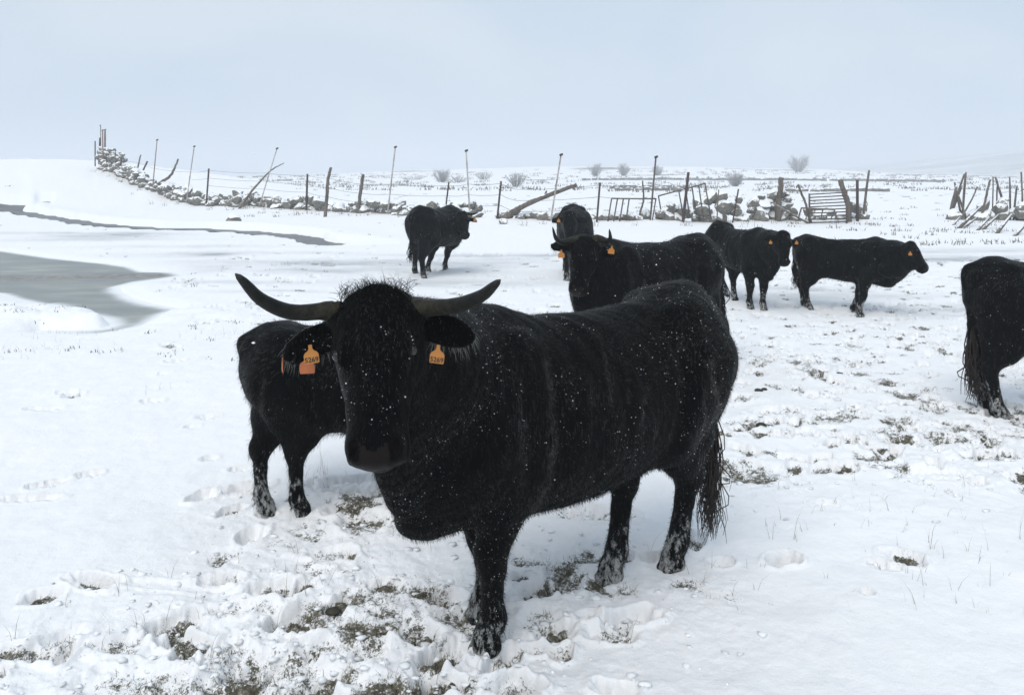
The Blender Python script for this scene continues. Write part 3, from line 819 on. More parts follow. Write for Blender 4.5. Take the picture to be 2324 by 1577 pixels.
    for sg in (1, -1):
        fd.ell(g(.185, sg * .086 * head_w, .010), np.array([.05, .022, .028]) * hs, 0.025, R=HR)       # brow
        fd.ell(g(.16, sg * .085 * head_w, -.15), np.array([.10, .04, .07]) * hs, 0.04, R=HR)           # jaw angle
        fd.ell(g(.475, sg * .058, -.012), np.array([.036, .030, .034]) * hs, 0.02, R=HR)               # nostril wing
        fd.ell(g(.488, sg * .060, .020), np.array([.026, .013, .026]) * hs, 0.008, R=[unit(e1 + .5 * sg * e2), unit(e2 - .5 * sg * e1), e3], cut=True)
        ed = unit(np.array(ears[0 if sg > 0 else 1]) @ np.array([e1, sg * e2, e3])); 
        eb = g(.075, sg * .105 * head_w, -.085)
        en = e3 - ed * (e3 @ ed); en = unit(en + 0.25 * e1); en = unit(en - ed * (en @ ed)); ew = np.cross(en, ed)
        ec = eb + ed * .105 * hs
        fd.cone(eb - ed * .03 * hs, eb + ed * .04 * hs, .036 * hs, .03 * hs, 0.02)
        fd.ell(ec, np.array([.108, .056, .020]) * hs, 0.018, R=[ed, ew, en])
        if res < 0.016: fd.ell(ec + en * .03 * hs, np.array([.075, .034, .028]) * hs, 0.012, R=[ed, ew, en], cut=True)
        marks['ear'].append((ec, ed, en, ew))
    fd.ell(g(.50, 0, -.085), np.array([.045, .06, .035]) * hs, 0.02, R=HR)                               # chin
    # tail
    tb = np.array(sp(-.735, 0, 1.175 + rump * .6))
    tip = loc(tail_tip) if tail_tip is not None else np.array(sp(-.87, 0.02, .30))
    mid_ = np.array([min(tb[0] - .02 * s, tip[0]) - .012 * s, (tb[1] + tip[1]) / 2, (tb[2] * .72 + tip[2] * .28)])
    tp = spline([tb + np.array([.08, 0, .02]) * s, tb + np.array([-.05, 0, -.035]) * s, mid_, tip * .62 + mid_ * .38 + np.array([-.01, 0, 0])], 14)
    fd.chain(tp, np.linspace(.042, .017, len(tp)) * s, 0.02)
    for ep, er in extra: fd.ell(loc(ep), np.array(er), 0.06)
    V, Q = surface_nets(fd.F, fd.lo, fd.h)
    # rib and muscle relief plus matted coat
    nx_ = (V[:, 0] / s)
    me = mesh_from(name + '_body', V, Q, M['coat'])
    nrm = np.zeros(len(V) * 3, np.float32); me.vertices.foreach_get('normal', nrm) if False else None
    nrm = np.array([v.normal[:] for v in me.vertices])
    zz = V[:, 2] / s
    flank = smooth(-.45, -.25, nx_) * smooth(.38, .22, nx_) * smooth(.55, .75, zz) * smooth(1.18, 1.0, zz) * smooth(.1, .2, np.abs(V[:, 1]) / s)
    disp = .0026 * np.sin((nx_ + .12 * (zz - .9) + .035 * fbm(V[:, 0] * 3, V[:, 2] * 3, seed + 5, 2)) * 2 * math.pi / .11) * flank * smooth(-.4, .5, fbm(V[:, 0] * 4, V[:, 2] * 3, seed + 6, 2))
    disp += -.012 * np.exp(-((nx_ - .255 - .10 * (zz - .8)) / .028) ** 2) * smooth(.5, .7, zz) * smooth(1.2, 1.05, zz) * smooth(.12, .2, np.abs(V[:, 1]) / s)
    ay = smooth(.08, .16, np.abs(V[:, 1]) / s)
    crease = nx_ + .44 + .22 * (zz - 1.1)
    disp += (-.016 * np.exp(-((crease - .035) / .035) ** 2) + .008 * np.exp(-((crease + .03) / .03) ** 2)) * smooth(.62, .75, zz) * smooth(1.2, 1.08, zz) * ay
    disp += -.012 * np.exp(-((nx_ + .67 - .1 * (zz - .8)) / .03) ** 2) * smooth(.55, .7, zz) * smooth(1.05, .9, zz) * ay
    disp += .008 * fbm(V[:, 0] * 11 + V[:, 1] * 7, V[:, 2] * 6 + V[:, 1] * 4, seed + 7, 3) * smooth(.3, .5, zz)
    disp += .0022 * fbm(V[:, 0] * 42 + V[:, 1] * 35, V[:, 2] * 16 + V[:, 1] * 12, seed + 9, 2)
    V2 = V + nrm * disp[:, None]
    V2[:, 2] = np.maximum(V2[:, 2], -0.02)
    me.vertices.foreach_set('co', V2.astype(np.float32).ravel()); me.update()
    st_at = np.zeros(len(V2))
    if streaks:  # parted wet hair on shoulder, ribs and hip, its highlights painted as pale lines
        wv = .02 * fbm(V[:, 0] * 6, V[:, 2] * 5, seed + 21, 3)
        for x0_, sl_p, w_, zlo, zhi, am in [(.30, .06, .018, .50, 1.16, 1.0), (.13, .20, .010, .70, 1.10, .6), (.05, .22, .009, .72, 1.12, .75), (-.04, .24, .009, .72, 1.10, .7), (-.13, .26, .010, .70, 1.08, .75), (-.22, .28, .010, .68, 1.06, .6), (-.32, .30, .014, .62, 1.12, .8), (-.50, -.22, .020, .60, 1.12, .9), (-.44, -.12, .012, .66, 1.05, .6), (-.62, -.10, .016, .70, 1.1, .6), (.44, -.10, .02, .6, 1.1, .45)]:
            ln_ = nx_ - x0_ + sl_p * (zz - .9) + wv
            st_at = np.maximum(st_at, am * np.exp(-(ln_ / w_) ** 2) * smooth(zlo, zlo + .12, zz) * smooth(zhi + .03, zhi - .08, zz) * smooth(-.25, .25, fbm(V[:, 0] * 8 + 3, V[:, 2] * 7, seed + 23, 3)))
        st_at *= smooth(.08, .15, np.abs(V[:, 1]) / s)
    sa_ = me.attributes.new('streak', 'FLOAT', 'POINT'); sa_.data.foreach_set('value', st_at.astype(np.float32))
    # muzzle skin
    me.materials.append(M['muzzle'])
    ctr = V2[Q].mean(1); rel = (ctr - P) @ np.array([e1, e2, e3]).T / hs
    mz = (rel[:, 0] > .478 + .012 * np.cos(rel[:, 1] * 60)) & (rel[:, 0] < .56) & (rel[:, 2] > -.055) & (np.abs(rel[:, 1]) < .060 - .45 * np.maximum(rel[:, 0] - .48, 0))
    me.materials.append(M['nostril']); mi = mz.astype(np.int32)
    for sg in (1, -1):
        mi[(((rel - np.array([.488, sg * .060, .012])) / np.array([.026, .017, .03])) ** 2).sum(1) < 1] = 2
    me.polygons.foreach_set('material_index', mi)
    root = bpy.data.objects.new(name, None); COL.objects.link(root); root.empty_display_size = 0.3
    root.location = (C[0], C[1], gz); root.rotation_euler = (0, 0, th); root['label'] = label; root['category'] = category; root['group'] = 'black cattle standing in the snow'
    link('body', me, root)
    # coat hair: short blades lying along the coat
    nrm = np.array([v.normal[:] for v in me.vertices])
    if hair_n:
        pick = r.integers(0, len(V2), hair_n)
        p = V2[pick] + (r.random((hair_n, 3)) - .5) * res * 1.2; nn = nrm[pick]
        relp = (p - P) @ np.array([e1, e2, e3]).T / hs
        onhead = (relp[:, 0] > -.1) & (relp[:, 0] < .56) & (np.abs(relp[:, 1]) < .3) & (relp[:, 2] > -.2)
        keep = (p[:, 2] > 0.06) & ~((relp[:, 0] > .45) & onhead)
        p = p[keep]; nn = nn[keep]; onhead = onhead[keep]; n = len(p)
        flow = np.tile(np.array([-.55, 0, -.8]), (n, 1))
        flow[onhead] = (e1 * .9 + e3 * .1)
        flow = flow - nn * (flow * nn).sum(1)[:, None]
        flow /= np.linalg.norm(flow, axis=1)[:, None] + 1e-6
        cl = fbm(p[:, 0] * 25, p[:, 2] * 18 + p[:, 1] * 20, seed, 2)[:, None]
        dr = flow * (0.85 + .3 * cl) + nn * (.26 + .22 * r.random((n, 1))) + (r.random((n, 3)) - .5) * .7
        under = (nn[:, 2] < -.35)
        dr[under] += np.array([0, 0, -.6])
        dr /= np.linalg.norm(dr, axis=1)[:, None]
        ln = hair_len * (0.6 + .9 * r.random((n, 1))) * np.where(under, 1.3, 1.0)[:, None]
        ln = ln * np.where(onhead, .8, 1.0)[:, None]
        sd_ = np.cross(dr, nn + (r.random((n, 3)) - .5) * .6); sd_ /= np.linalg.norm(sd_, axis=1)[:, None] + 1e-6
        wdh = hair_len * .045
        a = p - sd_ * wdh - nn * .003; b = p + sd_ * wdh - nn * .003; m1 = p + dr * ln * .55 + nn * .0; c = m1 + (dr * .8 + np.array([0, 0, -.35])) * ln * .5
        Vh = np.stack([a, b, m1 + sd_ * wdh * .7, m1 - sd_ * wdh * .7, c], 1).reshape(-1, 3)
        base = np.arange(n) * 5
        Fh = np.concatenate([np.stack([base, base + 1, base + 2], 1), np.stack([base, base + 2, base + 3], 1), np.stack([base + 3, base + 2, base + 4], 1)])
        mhr = mesh_from('coat_hair', Vh, Fh, M['hair']); mhr.materials.append(M['hair_frost_sheen'])
        nzz = np.clip(nn[:, 2], 0, 1); pd = .05 + .55 * nzz ** 1.3 * (.55 + .45 * smooth(.1, -.5, p[:, 0] / s)) * smooth(.6, 1.0, p[:, 2] / s)  # upward hairs are paler more often, a painted sky sheen
        pd = pd + .22 * smooth(-.38, -.62, p[:, 0] / s) * smooth(.7, 1.0, p[:, 2] / s) * (fbm(p[:, 0] * 9, p[:, 2] * 5, seed + 3, 2) > .05)
        pd = pd + .5 * st_at[pick][keep]
        dm_ = (r.random(n) < pd).astype(np.int32); mhr.polygons.foreach_set('material_index', np.tile(dm_, 3))
        link('coat_hair', mhr, root, kind='stuff')
    # forelock
    nt_ = int(1300 if res < .012 else 60)
    parts = []
    for i in range(nt_):
        b0 = g(-.035 + .10 * r.random(), float(np.clip(r.normal(0, .055 if poll_w else .04), -.11, .11)), -.05 + .075 * r.random())
        out_ = unit(-e1 * (.55 + .4 * r.random()) + e2 * r.normal(0, .75) + e3 * (.35 + .35 * r.random()))
        ln = (.012 + .032 * r.random() ** 1.8) * hs
        p2 = b0 + out_ * ln * .6; p3 = p2 + unit(out_ + e2 * r.normal(0, .35) + e1 * .35) * ln * .6
        parts.append(tube_geo([b0 - out_ * .02, p2, p3], [.0007, .0006, .0002], 3, False))
    V_, F_ = merge(parts); link('forelock', mesh_from('forelock', V_, F_, M['hair']), root, kind='stuff')
    if ear_fringe:
        for ec, ed, en, ew in marks['ear']:
            parts = []
            for i in range(ear_fringe):
                an = r.random() * 6.28; b0 = ec + (ed * math.cos(an) * .10 + ew * math.sin(an) * .052) * hs
                dn = unit(ed * math.cos(an) * .6 + ew * math.sin(an) * .3 + np.array([0, 0, -.9]) + r.normal(0, .25, 3)); ln = (.008 + .034 * r.random() ** 2)
                parts.append(tube_geo([b0 - dn * .004, b0 + dn * ln * .6, b0 + dn * ln + np.array([0, 0, -.006])], [.0006, .0005, .0002], 3, False))
            V_, F_ = merge(parts); link('ear_hair', mesh_from('ear_hair', V_, F_, M['hair_frost']), root, kind='stuff')
    # tail switch
    parts = []
    t0 = tp[-1]; nst = 120 if res < .016 else 46
    for i in range(nst):
        st_ = tp[-1 - int(r.integers(0, 4))] + r.normal(0, .010, 3) * s
        endp = tip + np.array([r.normal(0, .035), r.normal(0, .035), abs(r.normal(0, .10))]) * s
        wv = r.normal(0, .030, 2) * s
        pts = spline([st_, st_ * .6 + endp * .4 + np.array([wv[0], wv[1], 0]), st_ * .25 + endp * .75 - np.array([wv[0], wv[1], 0]) * .7, endp], 8)
        parts.append(tube_geo(pts, np.linspace(.0036, .0010, 9) * (1.0 if res < .016 else 1.8), 3, False))
    V_, F_ = merge(parts); link('tail_switch', mesh_from('tail_switch', V_, F_, M[tail_mat]), root, kind='stuff')
    # eyes
    for sg in (1, -1):
        bpy_v, bpy_f = ico(0.019 * hs)
        o = link('eye', mesh_from('eye', bpy_v, bpy_f, M['eye']), root); o.location = g(.19, sg * .101 * head_w, -.008)
    # horns
    for hp in (horns or []):
        pts = np.array([loc(p) for p in hp['pts']]); pts = spline(pts, 26)
        tt = np.linspace(0, 1, 27); rad = hp['r'] * (1 - .80 * tt ** 1.9) * (1 + .16 * np.exp(-((tt - .16) / .05) ** 2)) * (1 + .035 * np.sin(tt * 70) * np.exp(-(tt / .4) ** 2))
        rad[-1] *= .35; rad[-2] *= .75
        V_, F_ = tube_geo(pts, rad, 14, True, .02, 3)
        mh = mesh_from('horn', V_, F_, M['horn']); at_ = mh.attributes.new('along', 'FLOAT', 'POINT')
        at_.data.foreach_set('value', np.repeat(tt, 14).astype(np.float32))
        link('horn', mh, root)
    # ear tags
    for tg in (tags or []):
        ec, ed, en, ew = marks['ear'][0 if tg['side'] > 0 else 1]
        ob = link('ear_tag', tag_mesh(M[tg.get('mat', 'tag')], tg.get('size', 1.0)), root)
        face = unit(locv(tg['face'])) if 'face' in tg else unit(en * np.array([1, 1, .0]) + np.array([0, 0, .1]))
        upv = unit(np.array([0, 0, 1.0]) + locv((*tg.get('lean', (0, 0)), 0)))
        xa = unit(np.cross(face * -1, upv)) * -1; xa = unit(np.cross(upv, face)); zf = np.cross(face, xa)
        pos = loc(tg['pos']) if 'pos' in tg else ec + en * .022 * hs - np.array([0, 0, .03]) * hs + ed * .01 * hs
        ob.matrix_local = Matrix(((xa[0], -face[0], zf[0], pos[0]), (xa[1], -face[1], zf[1], pos[1]), (xa[2], -face[2], zf[2], pos[2]), (0, 0, 0, 1)))
        if tg.get('text'):
            to = link('tag_number', text_mesh(tg['text'], 0.0310 * tg.get('size', 1.0), M['print']), ob)
            to.rotation_euler = (math.pi / 2, 0, 0); to.location = (0, -0.0020, -0.036 * tg.get('size', 1.0))
    # snow flakes caught in the coat
    if flakes:
        pick = r.integers(0, len(V2), flakes * 4); fk = fbm(V2[pick, 0] * 5 + V2[pick, 1] * 4, V2[pick, 2] * 5, seed + 13, 3) + .25 * nrm[pick, 2] + .25 * r.random(len(pick)); pick = pick[np.argsort(-fk)[:flakes * 2]]; pick = r.permutation(pick)[:flakes]
        p = V2[pick] + nrm[pick] * hair_len * .35 + (r.random((flakes, 3)) - .5) * res
        sz = (.0006 + .0018 * r.random(flakes) ** 5.0) * (1.0 if res < .016 else 1.9)
        oc = np.array([(1, 0, 0), (-1, 0, 0), (0, 1, 0), (0, -1, 0), (0, 0, 1), (0, 0, -1)], float)
        Vf = (p[:, None, :] + oc[None] * sz[:, None, None] * (.6 + .8 * r.random((flakes, 6, 1)))).reshape(-1, 3)
        of = np.array([(0, 2, 4), (2, 1, 4), (1, 3, 4), (3, 0, 4), (2, 0, 5), (1, 2, 5), (3, 1, 5), (0, 3, 5)])
        Ff = (np.arange(flakes)[:, None, None] * 6 + of[None]).reshape(-1, 3)
        link('snow_flecks', mesh_from('snow_flecks', Vf, Ff, M['flake']), root, kind='stuff')
    return root

def hoof(fd, ft, fx, fy, s):
    fd.cone(ft, (fx + .012 * s, fy, .065 * s), .047 * s, .05 * s, 0.02)
    for q in (1, -1):
        fd.cone((fx + .0 * s, fy + q * .024 * s, .045 * s), (fx + .048 * s, fy + q * .020 * s, .022 * s), .038 * s, .026 * s, 0.012)
    fd.ell((fx - .045 * s, fy, .095 * s), np.array([.02, .03, .022]) * s, 0.015)

def ico(r_, sub=2):
    import bmesh
    bm = bmesh.new(); bmesh.ops.create_icosphere(bm, subdivisions=sub, radius=r_)
    V_ = [v.co[:] for v in bm.verts]; F_ = [tuple(v.index for v in f.verts) for f in bm.faces]; bm.free()
    return V_, F_

# ------------------------------------------------------------------ the herd
def P3(x, y, d): return px(x, y, d)
A_MAIN = (-.857, -.516)
C_MAIN = (.25, 3.24)
cow('horned_bull', 'big black bull with wide upswept horns, orange 5269 ear tags, facing forward', C_MAIN, A_MAIN,
    [gpt(1108, 1468), gpt(1098, 1388), gpt(1528, 1282), gpt(1388, 1306)],
    s=1.0, girth=.97, belly=.02, rump=.03, brisket=.03, wither=.02,
    head_p=P3(850, 668, 2.30), head_dir=P3(851, 1065, 2.10) - P3(850, 668, 2.30), head_n=(0.0, -1, .3), head_s=.895, head_w=1.17, neck_r=1.05,
    horns=[{'pts': [P3(775, 702, 2.32), P3(735, 705, 2.30), P3(660, 707, 2.25), P3(595, 680, 2.18), P3(555, 640, 2.12), P3(534, 620, 2.10)], 'r': .0265},
           {'pts': [P3(925, 696, 2.32), P3(965, 698, 2.30), P3(1035, 692, 2.24), P3(1090, 672, 2.17), P3(1120, 648, 2.12), P3(1136, 634, 2.10)], 'r': .026}],
    ears=[(.40, 1.0, .0), (.50, 1.0, .05)],
    tags=[{'side': 1, 'pos': P3(993, 802, 2.245), 'face': (-.1, -1, .1), 'lean': (.10, 0), 'text': '5269', 'size': .64},
          {'side': -1, 'pos': P3(706, 802, 2.22), 'face': (.05, -1, .1), 'lean': (-.14, 0), 'text': '5269', 'size': .64},
          {'side': -1, 'pos': P3(697, 825, 2.26), 'face': (.02, -1, .0), 'lean': (-.05, 0), 'size': .66, 'mat': 'tag_red'},
          {'side': -1, 'pos': P3(641, 826, 2.28), 'face': (-1, -.35, .0), 'lean': (.1, 0), 'size': .50, 'mat': 'tag_red'}],
    poll_w=.176, ear_fringe=170, streaks=True, res=.0105, hair_n=110000, hair_len=.0115, flakes=5200, tail_mat='tail', tail_tip=P3(1612, 1225, 3.62), category='bull', seed=3)
EARS = [(.22, 1.0, .0), (.22, 1.0, .0)]
# horned one right behind
cow('horned_bull', 'black bull with upright tipped horns and blank orange ear tags behind the biggest bull', (1.22, 6.98), (-.86, -.5),
    [(.93, 6.60), (.72, 6.95), (1.80, 7.12), (1.55, 7.42)], s=.985, girth=.98, belly=0, rump=.01, brisket=.02,
    head_p=P3(1331, 537, 6.42), head_dir=P3(1312, 655, 6.25) - P3(1331, 537, 6.42), head_n=(-.10, -1, .2), head_s=.90, head_w=1.08,
    horns=[{'pts': [P3(1318, 543, 6.43), P3(1300, 544, 6.42), P3(1276, 549, 6.38), P3(1262, 540, 6.30), P3(1254, 514, 6.25)], 'r': .031},
           {'pts': [P3(1345, 541, 6.43), P3(1362, 541, 6.42), P3(1378, 547, 6.36), P3(1385, 540, 6.28), P3(1383, 519, 6.22)], 'r': .031}],
    poll_w=.14, streaks=True, ears=[(.16, 1.0, .1), (.26, 1.0, .1)],
    tags=[{'side': 1, 'pos': P3(1388, 566, 6.25), 'face': (-.2, -1, .1), 'lean': (.15, 0), 'size': .78}, {'side': -1, 'pos': P3(1274, 575, 6.25), 'face': (-.1, -1, .1), 'size': .78}],
    res=.0165, hair_n=22000, hair_len=.022, flakes=700, category='bull', seed=5)
# cow B, seen from the rear quarter
cow('horned_cow', 'black cow with short horns looking sideways, alone by the frozen patch near the leaning log', (-1.36, 14.18), (.40, .916),
    [gpt(972, 613), gpt(1011, 607), gpt(943, 618), gpt(963, 630)], s=1.02, girth=.93, rump=.03, belly=-.05,
    head_p=P3(1050, 482, 14.15), head_dir=P3(1058, 538, 13.85) - P3(1050, 482, 14.15), head_n=(.40, -1, .3), head_s=.95,
    horns=[{'pts': [P3(1036, 486, 14.28), P3(1030, 487, 14.25), P3(1021, 488, 14.15), P3(1014, 486, 14.05)], 'r': .032},
           {'pts': [P3(1052, 483, 14.28), P3(1062, 484, 14.25), P3(1073, 485, 14.2), P3(1086, 482, 14.1)], 'r': .032}],
    ears=EARS, tags=[{'side': 1, 'pos': P3(1078, 497, 14.05), 'face': (.1, -1, 0), 'size': .8}],
    res=.022, hair_n=7000, hair_len=.03, flakes=420, seed=8)
# cow C, head on
cow('young_cow', 'black hornless cow facing head on, half hidden behind the second horned bull', (1.12, 13.92), (-.04, -.999),
    [gpt(1330, 631), gpt(1286, 633), (1.32, 14.5), (1.00, 14.62)], s=1.0, girth=.95, rump=.03, belly=-.04,
    head_p=P3(1293, 482, 13.0), head_dir=P3(1294, 550, 12.75) - P3(1293, 482, 13.0), head_n=(-.05, -1, .3), head_s=1.0,
    horns=[], ears=EARS, tags=[{'side': -1, 'pos': P3(1268, 499, 12.85), 'face': (0, -1, 0), 'size': .8}],
    res=.022, hair_n=7000, hair_len=.03, flakes=300, seed=12)
# heifer E
cow('heifer', 'black hornless heifer with face turned to the viewer, nose near the other heifer rump', (3.20, 10.92), (.34, -.94),
    [gpt(1733, 700), gpt(1703, 697), gpt(1668, 680), gpt(1647, 668)], s=.87, girth=.88, rump=.05, belly=-.05,
    head_p=P3(1781, 528, 9.9), head_dir=P3(1783, 606, 9.68) - P3(1781, 528, 9.9), head_n=(.12, -1, .25), head_s=.80,
    horns=[], ears=[(.15, 1, 0), (.22, 1, 0)], tags=[{'side': -1, 'pos': P3(1749, 548, 9.72), 'face': (0, -1, 0), 'size': .62}, {'side': 1, 'pos': P3(1808, 549, 9.72), 'face': (0, -1, 0), 'size': .62}],
    res=.019, hair_n=8000, hair_len=.026, flakes=380, seed=15)
# heifer F in profile
cow('heifer', 'black hornless heifer in full side profile with lowered head and hanging tail', (4.42, 10.38), (.88, -.475),
    [gpt(1940, 706), gpt(1953, 713), gpt(1828, 694), gpt(1838, 697)], s=.80, girth=.90, rump=.01, belly=-.03,
    head_p=P3(2074, 553, 9.66), head_dir=P3(2101, 604, 9.44) - P3(2074, 553, 9.66), head_n=(.80, -.30, .42), head_s=.74, head_w=1.15,
    extra=[(P3(2045, 600, 9.75), (.13, .07, .085)), (P3(2020, 612, 9.85), (.14, .08, .10)), (P3(2068, 599, 9.62), (.11, .065, .07)), (P3(2088, 603, 9.50), (.08, .06, .045))],
    horns=[], ears=[(.2, .7, -.5), (.2, .7, -.5)], tags=[{'side': -1, 'pos': P3(2066, 574, 9.46), 'face': (-.35, -1, 0), 'size': .62}],
    res=.018, hair_n=8000, hair_len=.026, flakes=420, tail_tip=P3(1806, 655, 10.75), seed=18)
# cow G cut by the frame
cow('cow', 'black cow seen from its rump side with brown frayed tail, beside the muddy trampled snow', (4.13, 5.66), (.96, -.28),
    [(4.62, 5.55), (4.50, 5.28), gpt(2243, 928), gpt(2272, 944)], s=.945, girth=.95, rump=.0,
    head_p=(5.25, 5.2, 1.2), head_dir=(.5, -.2, -.55), head_n=(.6, -.2, .5), head_s=.9,
    horns=[], ears=EARS, tags=[], res=.016, hair_n=14000, hair_len=.022, flakes=420, tail_mat='tail', tail_tip=P3(2208, 912, 5.80), seed=21)
# calf H
cow('calf', 'small black hornless calf standing close behind the biggest bull, hindquarters showing', (-.80, 4.22), (.975, .22),
    [(-.42, 4.38), (-.33, 4.20), gpt(603, 1160), gpt(684, 1168)], s=.79, girth=1.02, rump=.0, belly=.0, hock=.035,
    head_p=(0.02, 4.40, .82), head_dir=(.3, .05, -.35), head_n=(.5, .1, .6), head_s=.7,
    horns=[], ears=EARS, tags=[], res=.014, hair_n=24000, hair_len=.020, flakes=420, tail_tip=(-1.27, 4.27, .36), seed=24)

# ------------------------------------------------------------------ posts, poles, sticks
def post(name, label, cat, group, pts, d, r0, r1=None, mat='steel', seg=8, jit=0.0, cap=False, sink=0.25, steps=None):
    """pts: view pixels from base to top; the depth comes from the wall it stands in"""
    P = [px(x, y, d) for x, y in pts]
    b = P[0].copy(); gz = ground_z(b[0], b[1])
    t = P[1] - P[0]; t = t / np.linalg.norm(t)
    low = min(b[2], gz) - sink
    base = b + t * ((low - b[2]) / max(t[2], .35))
    if len(P) > 2: pl = spline([base] + P, 6 * len(P))
    else:
        n = steps or 5
        pl = np.array([base + (P[1] - base) * i / n for i in range(n + 1)])
    if jit: 
        rr = np.random.default_rng(int(abs(pts[0][0]) * 7))
        pl[1:-1] += rr.normal(0, r0 * .09, (len(pl) - 2, 3))
    rad = np.linspace(r0, r1 if r1 is not None else r0, len(pl))
    org = np.array([base[0], base[1], gz])
    V, F = tube_geo(pl - org, rad, seg, True, jit, int(pts[0][0]))
    me = mesh_from(name, V, F, M[mat])
    if cap:
        root = bpy.data.objects.new(name, None); COL.objects.link(root); root.location = org
        root['label'] = label; root['category'] = cat
        if group: root['group'] = group
        link('shaft', me, root)
        tp = pl[-1] - org
        V, F = tube_geo([tp + np.array([-.05, 0, -.01]), tp + np.array([.03, 0, .02]), tp + np.array([.07, 0, .05])], [.04, .045, .028], 6)
        link('cap', mesh_from('cap', V, F, M['cap']), root)
        return root
    o = link(name, me, None, label, cat, group); o.location = org
    return o

def zoomer(x0, y0, k): return lambda x, y: ((x0 + x * k) / 1.1015, (y0 + y * k) / 1.1015)
z5 = zoomer(200, 300, 700 / 2324); z6 = zoomer(800, 340, 700 / 2324); z7 = zoomer(1450, 370, 750 / 2324); zr = zoomer(1700, 380, 860 / 2324)
def wall_d(xd):
    A = WALL_L + WALL_R
    return float(np.interp(xd, [a[0] for a in A], [a[2] for a in A]))

TALL = 'tall capped poles along the wall'
def tall(label, base, top, mat='pole', off=-.5, r=.034):
    post('tall_pole', label, 'pole', TALL, [base, top], wall_d(base[0]) + off, r, r * .8, mat, cap=True)
tl = 'tall thin pale pole with dark cap standing in the broken stone wall'
tall('tall thin pale pole with dark cap between the sawn stake and the lone cow', z6(560, 655), z6(625, 92))
tall('tall thin pale pole with dark cap rising behind the head of the lone cow', z6(1243, 640), z6(1213, 122))
tall('tall thin pale pole with dark cap crossing the tip of the leaning log', z6(1925, 640), z6(2000, 156))
tall('tall slanting pale pole with dark cap crossed by the slender arching branch', z5(1510, 640), z5(1635, 236))
tall('tall thin pale pole with dark cap just past the long bent branch', z5(886, 660), z5(948, 219))
tall('tall reddish pole with dark cap among snowy stones, beside the bent branch', z5(603, 560), z5(640, 165), 'redpole')
tall('thicker of two tall reddish poles at the high end of the wall', z5(208, 390), z5(208, 80), 'redpole', 0, .07)
tall('thinner dark edged pole of the pair at the high end of the wall', z5(192, 440), z5(188, 85), 'redpole', -.4, .05)
post('tall_pole', 'thin grey hooked rod rising above the high end of the wall', 'pole', None, [z5(172, 300), z5(172, 60), z5(164, 45)], 53.4, .03, .02, 'steel')
post('tall_pole', 'tall thin brown pole without cap next to the flat topped hurdle', 'pole', None, [z7(543, 570), z7(588, 70)], 28.0, .034, .03, 'tube', cap=True)

ST = 'straight dark steel fence posts'
sl_ = 'straight dark rusty steel fence post standing along the ruined wall'
for b_, t_, r_, o_, lb in [(z5(1052, 650), z5(1070, 400), .045, -.6, 'short dark steel post among big snow covered stones past the pale poles'), (z5(1878, 760), z5(1888, 445), .05, -.6, 'thick dark steel post next to the crooked grey stake'),
                   (z6(1045, 580), z6(1070, 378), .035, .3, 'dark steel post rising behind the back of the lone cow'), (z6(1468, 715), z6(1503, 372), .042, -.5, 'dark steel post at the foot of the leaning log'), (z7(130, 570), z7(155, 265), .038, -.6, 'dark steel post between the head on cow and the flat topped hurdle'),
                   (z7(1185, 560), z7(1228, 315), .028, -.6, 'thin dark steel post before the heaped boulders'), (z5(225, 455), z5(222, 275), .05, -.6, 'dark steel post before the pair of reddish poles'), (z5(326, 515), z5(343, 318), .05, -.6, 'dark steel post halfway up the climbing wall'),
                   (z5(158, 330), z5(166, 145), .05, .6, 'taller of two dark posts behind the ragged high wall end'), (z5(126, 250), z5(126, 172), .04, 1.2, 'shorter of two dark posts behind the ragged high wall end')]:
    post('fence_post', lb, 'post', ST, [b_, t_], wall_d(b_[0]) + o_, r_, None, 'steel', 6)
post('fence_post', 'stout dark steel post carrying the tilted hurdle', 'post', None, [z7(795, 590), z7(840, 185)], 27.7, .055, .05, 'steel', 6)
post('fence_post', 'square dark steel post beside the barred gate', 'post', None, [z7(2150, 560), z7(2148, 245)], 29.0, .055, None, 'steel', 4)
post('fence_post', 'leaning dark steel post next to the forked stick at the snowy bend of the wall', 'post', None, [z5(455, 590), z5(462, 550), z5(560, 340)], wall_d(300) - .8, .06, .05, 'steel', 6)
post('wooden_post', 'tall slanting grey pole past the gate with a twisted twig', 'post', None, [z7(2192, 570), z7(2200, 470), z7(2240, 168)], 29.2, .06, .04, 'wood', 8, .1)
post('wooden_post', 'thick upright weathered timber post between stones and gate', 'post', None, [z7(1530, 565), z7(1536, 440), z7(1548, 350), z7(1563, 225)], 28.9, .125, .095, 'wood', 9, .10)
post('wooden_post', 'thick leaning timber post at the gate hinge end', 'post', None, [z7(2088, 580), z7(2078, 440), z7(2050, 350), z7(2012, 240)], 29.1, .115, .09, 'wood', 9, .10)
post('wooden_post', 'crooked grey wooden stake with flat top along the wall', 'post', None, [z5(2030, 850), z5(2048, 640), z5(2055, 520), z5(2082, 390)], 33.6, .085, .065, 'wood', 8, .12)
post('wooden_post', 'straight grey wooden stake with sawn top before the low stones', 'post', None, [z6(318, 600), z6(340, 450), z6(358, 315)], 35.0, .085, .07, 'wood', 8, .1)
post('stick', 'thin slightly crooked stick standing between hurdle and stone pile', 'stick', None, [z7(1058, 605), z7(1066, 450), z7(1075, 320)], 27.5, .028, .018, 'wood', 6, .1)
post('stick', 'knobbly crooked stick standing behind the flat topped hurdle', 'stick', None, [z7(455, 575), z7(470, 480), z7(492, 400), z7(485, 250)], 28.3, .05, .028, 'wood', 7, .15)
post('stick', 'forked leaning stick beside the dark leaning post', 'stick', None, [z5(450, 520), z5(478, 400), z5(505, 285)], wall_d(300), .065, .04, 'wood', 7, .12)
